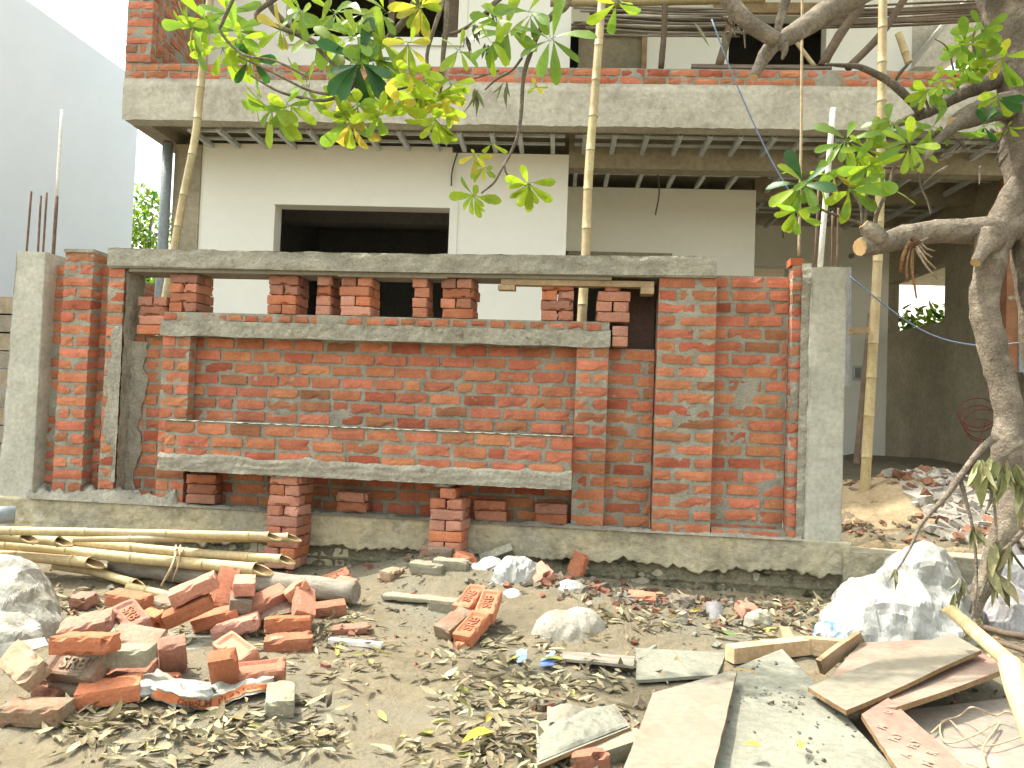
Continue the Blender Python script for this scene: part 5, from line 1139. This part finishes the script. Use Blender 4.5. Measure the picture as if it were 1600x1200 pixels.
# ------------------------------------------------------------------ rubble and litter
m = MB()
def chip(mb, c, s, col, sq=.5):
    R = Matrix.Rotation(rnd.random()*6, 3, 'Z') @ Matrix.Rotation(rnd.uniform(-.6, .6), 3, 'X') @ Matrix.Rotation(rnd.uniform(-.5, .5), 3, 'Y')
    vs = []
    for x in (-1, 1):
        for y in (-1, 1):
            for z in (-1, 1): vs.append(c+R @ Vector((x*s*rnd.uniform(.6, 1.2), y*s*.62*rnd.uniform(.6, 1.2), z*s*sq*rnd.uniform(.6, 1.1))))
    mb.add(vs, [(0, 1, 3, 2), (4, 6, 7, 5), (0, 4, 5, 1), (2, 3, 7, 6), (0, 2, 6, 4), (1, 5, 7, 3)], 0, col)
for i in range(760):
    x = rnd.gauss(2.95, .33); y = rnd.uniform(5.62, 6.9)
    if x < 2.42+.3*N.noise(Vector((y*3, 0, 0))): continue
    v = rnd.uniform(.75, 1.15); s_ = rnd.uniform(.035, .08); c_ = (.43*v, .395*v, .335*v) if rnd.random() < .85 else (.30*v, .15*v, .09*v)
    chip(m, Vector((x, y, gz(x, y, False)+s_*.35)), s_, c_, .42)
for i in range(260):
    x = rnd.uniform(1.65, 3.4); y = rnd.uniform(5.55, 5.95) if i % 2 else rnd.uniform(6.2, 7.0); v = rnd.uniform(.7, 1.2); s_ = rnd.uniform(.012, .04)
    chip(m, Vector((x, y, gz(x, y, False)+s_*.3)), s_, rnd.choice([(.26*v, .15*v, .09*v), (.24*v, .20*v, .14*v), (.28*v, .19*v, .12*v)]))
m.build('rubble_heap', [m_stone], None, 'heap of grey broken stones and soil behind the kerb', 'rubble', kind='stuff')
m = MB()
for i in range(2600):
    x, y = rnd.uniform(-3.6, 3.2), rnd.uniform(2.2, 5.2)
    if N.noise(Vector((x*1.3, y*1.3, 20))) < rnd.uniform(-.35, .35) and y < 4.4: continue
    v = rnd.uniform(.6, 1.2); s_ = rnd.uniform(.003, .010) if rnd.random() < .9 else rnd.uniform(.012, .028)
    c_ = rnd.choice([(.22, .18, .12), (.17, .14, .095), (.24, .225, .18), (.24, .115, .07)]); chip(m, Vector((x, y, gz(x, y)+s_*.25)), s_, tuple(k_*v for k_ in c_), .6)
for cx, cy, rx, ry, n in ((.55, 4.75, .9, .3, 420), (-.3, 4.85, .5, .25, 150), (-3.2, 5.1, 1.2, .15, 160), (.1, 2.95, .35, .25, 120)):
    for i in range(n):
        x, y = rnd.gauss(cx, rx*.5), rnd.gauss(cy, ry*.5); 
        if y > 5.22: continue
        v = rnd.uniform(.6, 1.2); s_ = rnd.uniform(.006, .03); chip(m, Vector((x, y, gz(x, y)+s_*.3)), s_, tuple(k_*v for k_ in rnd.choice([(.22, .19, .14), (.26, .24, .19), (.2, .16, .11), (.25, .11, .07)])), .6)
qa, qb, qc, qd = P(1222, 1014, .10), P(1445, 1250, .07), P(1085, 1290, .05), P(1139, 1046, .08)
for i in range(420):
    u, v_ = rnd.random(), rnd.random(); p = (qa*(1-u)+qb*u)*(1-v_)+(qd*(1-u)+qc*u)*v_
    if N.noise(p*5) < rnd.uniform(-.2, .5): continue
    v = rnd.uniform(.6, 1.1); s_ = rnd.uniform(.002, .007) if i % 8 else rnd.uniform(.008, .014); chip(m, p+Vector((0, 0, s_*.3)), s_, (.22*v, .21*v, .165*v), .6)
m.build('gravel_debris', [m_stone], None, 'loose crumbs of soil, mortar and brick on the ground', 'debris', kind='stuff')
m = MB()
def sandf(u, v):
    x = 1.64+1.25*u; y = 5.5+1.7*v; q = Vector((x, y, 0)); z = gz(x, y, False); e = math.sin(PI*u)**.5*math.sin(PI*v)**.5
    return (x, y, z-.03+e*(.05+.018*N.noise(q*6)+.010*N.noise(q*22)+.006*N.noise(q*50)))
m.grid(sandf, 70, 90, 0); m.build('sand_heap', [m_sand], None, 'heap of tan sandy soil behind the kerb wall', 'soil', kind='stuff')
# dry leaves: drawn thick where the photograph has drifts of them
DRY = [(.30, .26, .165), (.27, .225, .14), (.22, .18, .11), (.36, .32, .20), (.17, .14, .09), (.42, .385, .24)]
m = MB()
def litter(px, py, rx, ry, n, cols=DRY, L=(.045, .10), z=.0, stack_=.02):
    for i in range(int(n*.62)):
        a = rnd.random()*6.283; r = rnd.random()**.6; x, y = px+rx*r*math.cos(a), py+ry*r*math.sin(a)
        p = PG(x, y); 
        if p.y > 5.2 or p.y < 1.2: continue
        h = gz(p.x, p.y)+rnd.uniform(.003, .006+stack_)+z; d = Vector((rnd.gauss(0, 1), rnd.gauss(0, 1), rnd.gauss(0, .16))); v = rnd.uniform(.75, 1.25); c_ = tuple(k_*v for k_ in rnd.choice(cols)); l = rnd.uniform(*L)
        leaf(m, Vector((p.x, p.y, h)), d, Vector((rnd.gauss(0, .35), rnd.gauss(0, .35), 1)), l, l*rnd.uniform(.24, .38), rnd.uniform(-.45, .35), rnd.uniform(.1, .9), c_, 0, rnd.uniform(-1.2, 1.2), 1)
YEL = [(.52, .42, .10), (.48, .44, .15), (.38, .36, .12), (.55, .50, .24), (.30, .32, .10)]
litter(790, 1120, 120, 70, 260); litter(830, 1060, 110, 45, 150); litter(780, 1185, 170, 40, 200); litter(760, 1010, 60, 35, 60)
litter(300, 1160, 250, 45, 330); litter(180, 1120, 130, 25, 90); litter(420, 1130, 130, 55, 130); litter(520, 1020, 90, 55, 110); litter(350, 1000, 120, 30, 90)
litter(100, 945, 70, 28, 110); litter(520, 965, 60, 25, 50); litter(690, 1040, 80, 40, 40); litter(560, 1090, 90, 60, 8)
litter(1100, 965, 180, 28, 190); litter(1200, 985, 110, 22, 80); litter(950, 985, 90, 25, 60); litter(900, 1060, 80, 30, 80); litter(860, 1000, 60, 20, 40)
litter(960, 1150, 40, 40, 70); litter(1000, 1040, 110, 25, 40); litter(650, 915, 60, 22, 35); litter(1010, 920, 120, 20, 60); litter(1250, 950, 60, 25, 60); litter(1560, 1000, 60, 25, 40)
litter(720, 1020, 260, 90, 60, L=(.05, .10)); litter(330, 960, 200, 60, 60); litter(700, 1100, 700, 110, 80, L=(.04, .09))
litter(780, 1110, 150, 80, 40, YEL); litter(1130, 970, 160, 30, 36, YEL); litter(520, 990, 110, 40, 18, YEL); litter(300, 1150, 220, 40, 16, YEL); litter(640, 1080, 130, 70, 12, YEL)
m.build('leaf_litter', [m_dry], None, 'drifts of pale dry fallen leaves over the bare soil', 'leaves', kind='stuff')
def single(px, py, z, yaw, l, col, label, w=.36, curl=.2):
    m = MB(); p = P(px, py, z); leaf(m, p, Vector((math.cos(rad(yaw)), math.sin(rad(yaw)), .12)), Vector((0, 0, 1)), l, l*w, curl, .3, col); m.build('fallen_leaf', [m_dry], None, label, 'leaf')
single(1250, 1172, .11, 70, .085, (.55, .48, .08), 'yellow leaf lying on the cement covered board')
single(1160, 1163, .12, 10, .06, (.60, .48, .07), 'rounded yellow leaf at the gap between the two front boards', .7)
single(1132, 1046, .17, 5, .13, (.36, .25, .09), 'brown leaf across the top corner of the plywood board', .25)
single(722, 1160, .06, 60, .16, (.55, .50, .06), 'big bright yellow leaf on the leaf drift', .42)
single(838, 1030, .04, 20, .14, (.25, .27, .07), 'olive leaf between the two torn blue pieces')
single(1120, 990, .05, 5, .10, (.12, .30, .04), 'green leaf fallen in the debris by the pale stone')
single(488, 1150, .02, 60, .08, (.55, .48, .22), 'pale oval leaf alone on bare soil')
single(578, 1163, .02, -15, .09, (.55, .47, .24), 'narrow cream leaf alone on bare soil near the front')
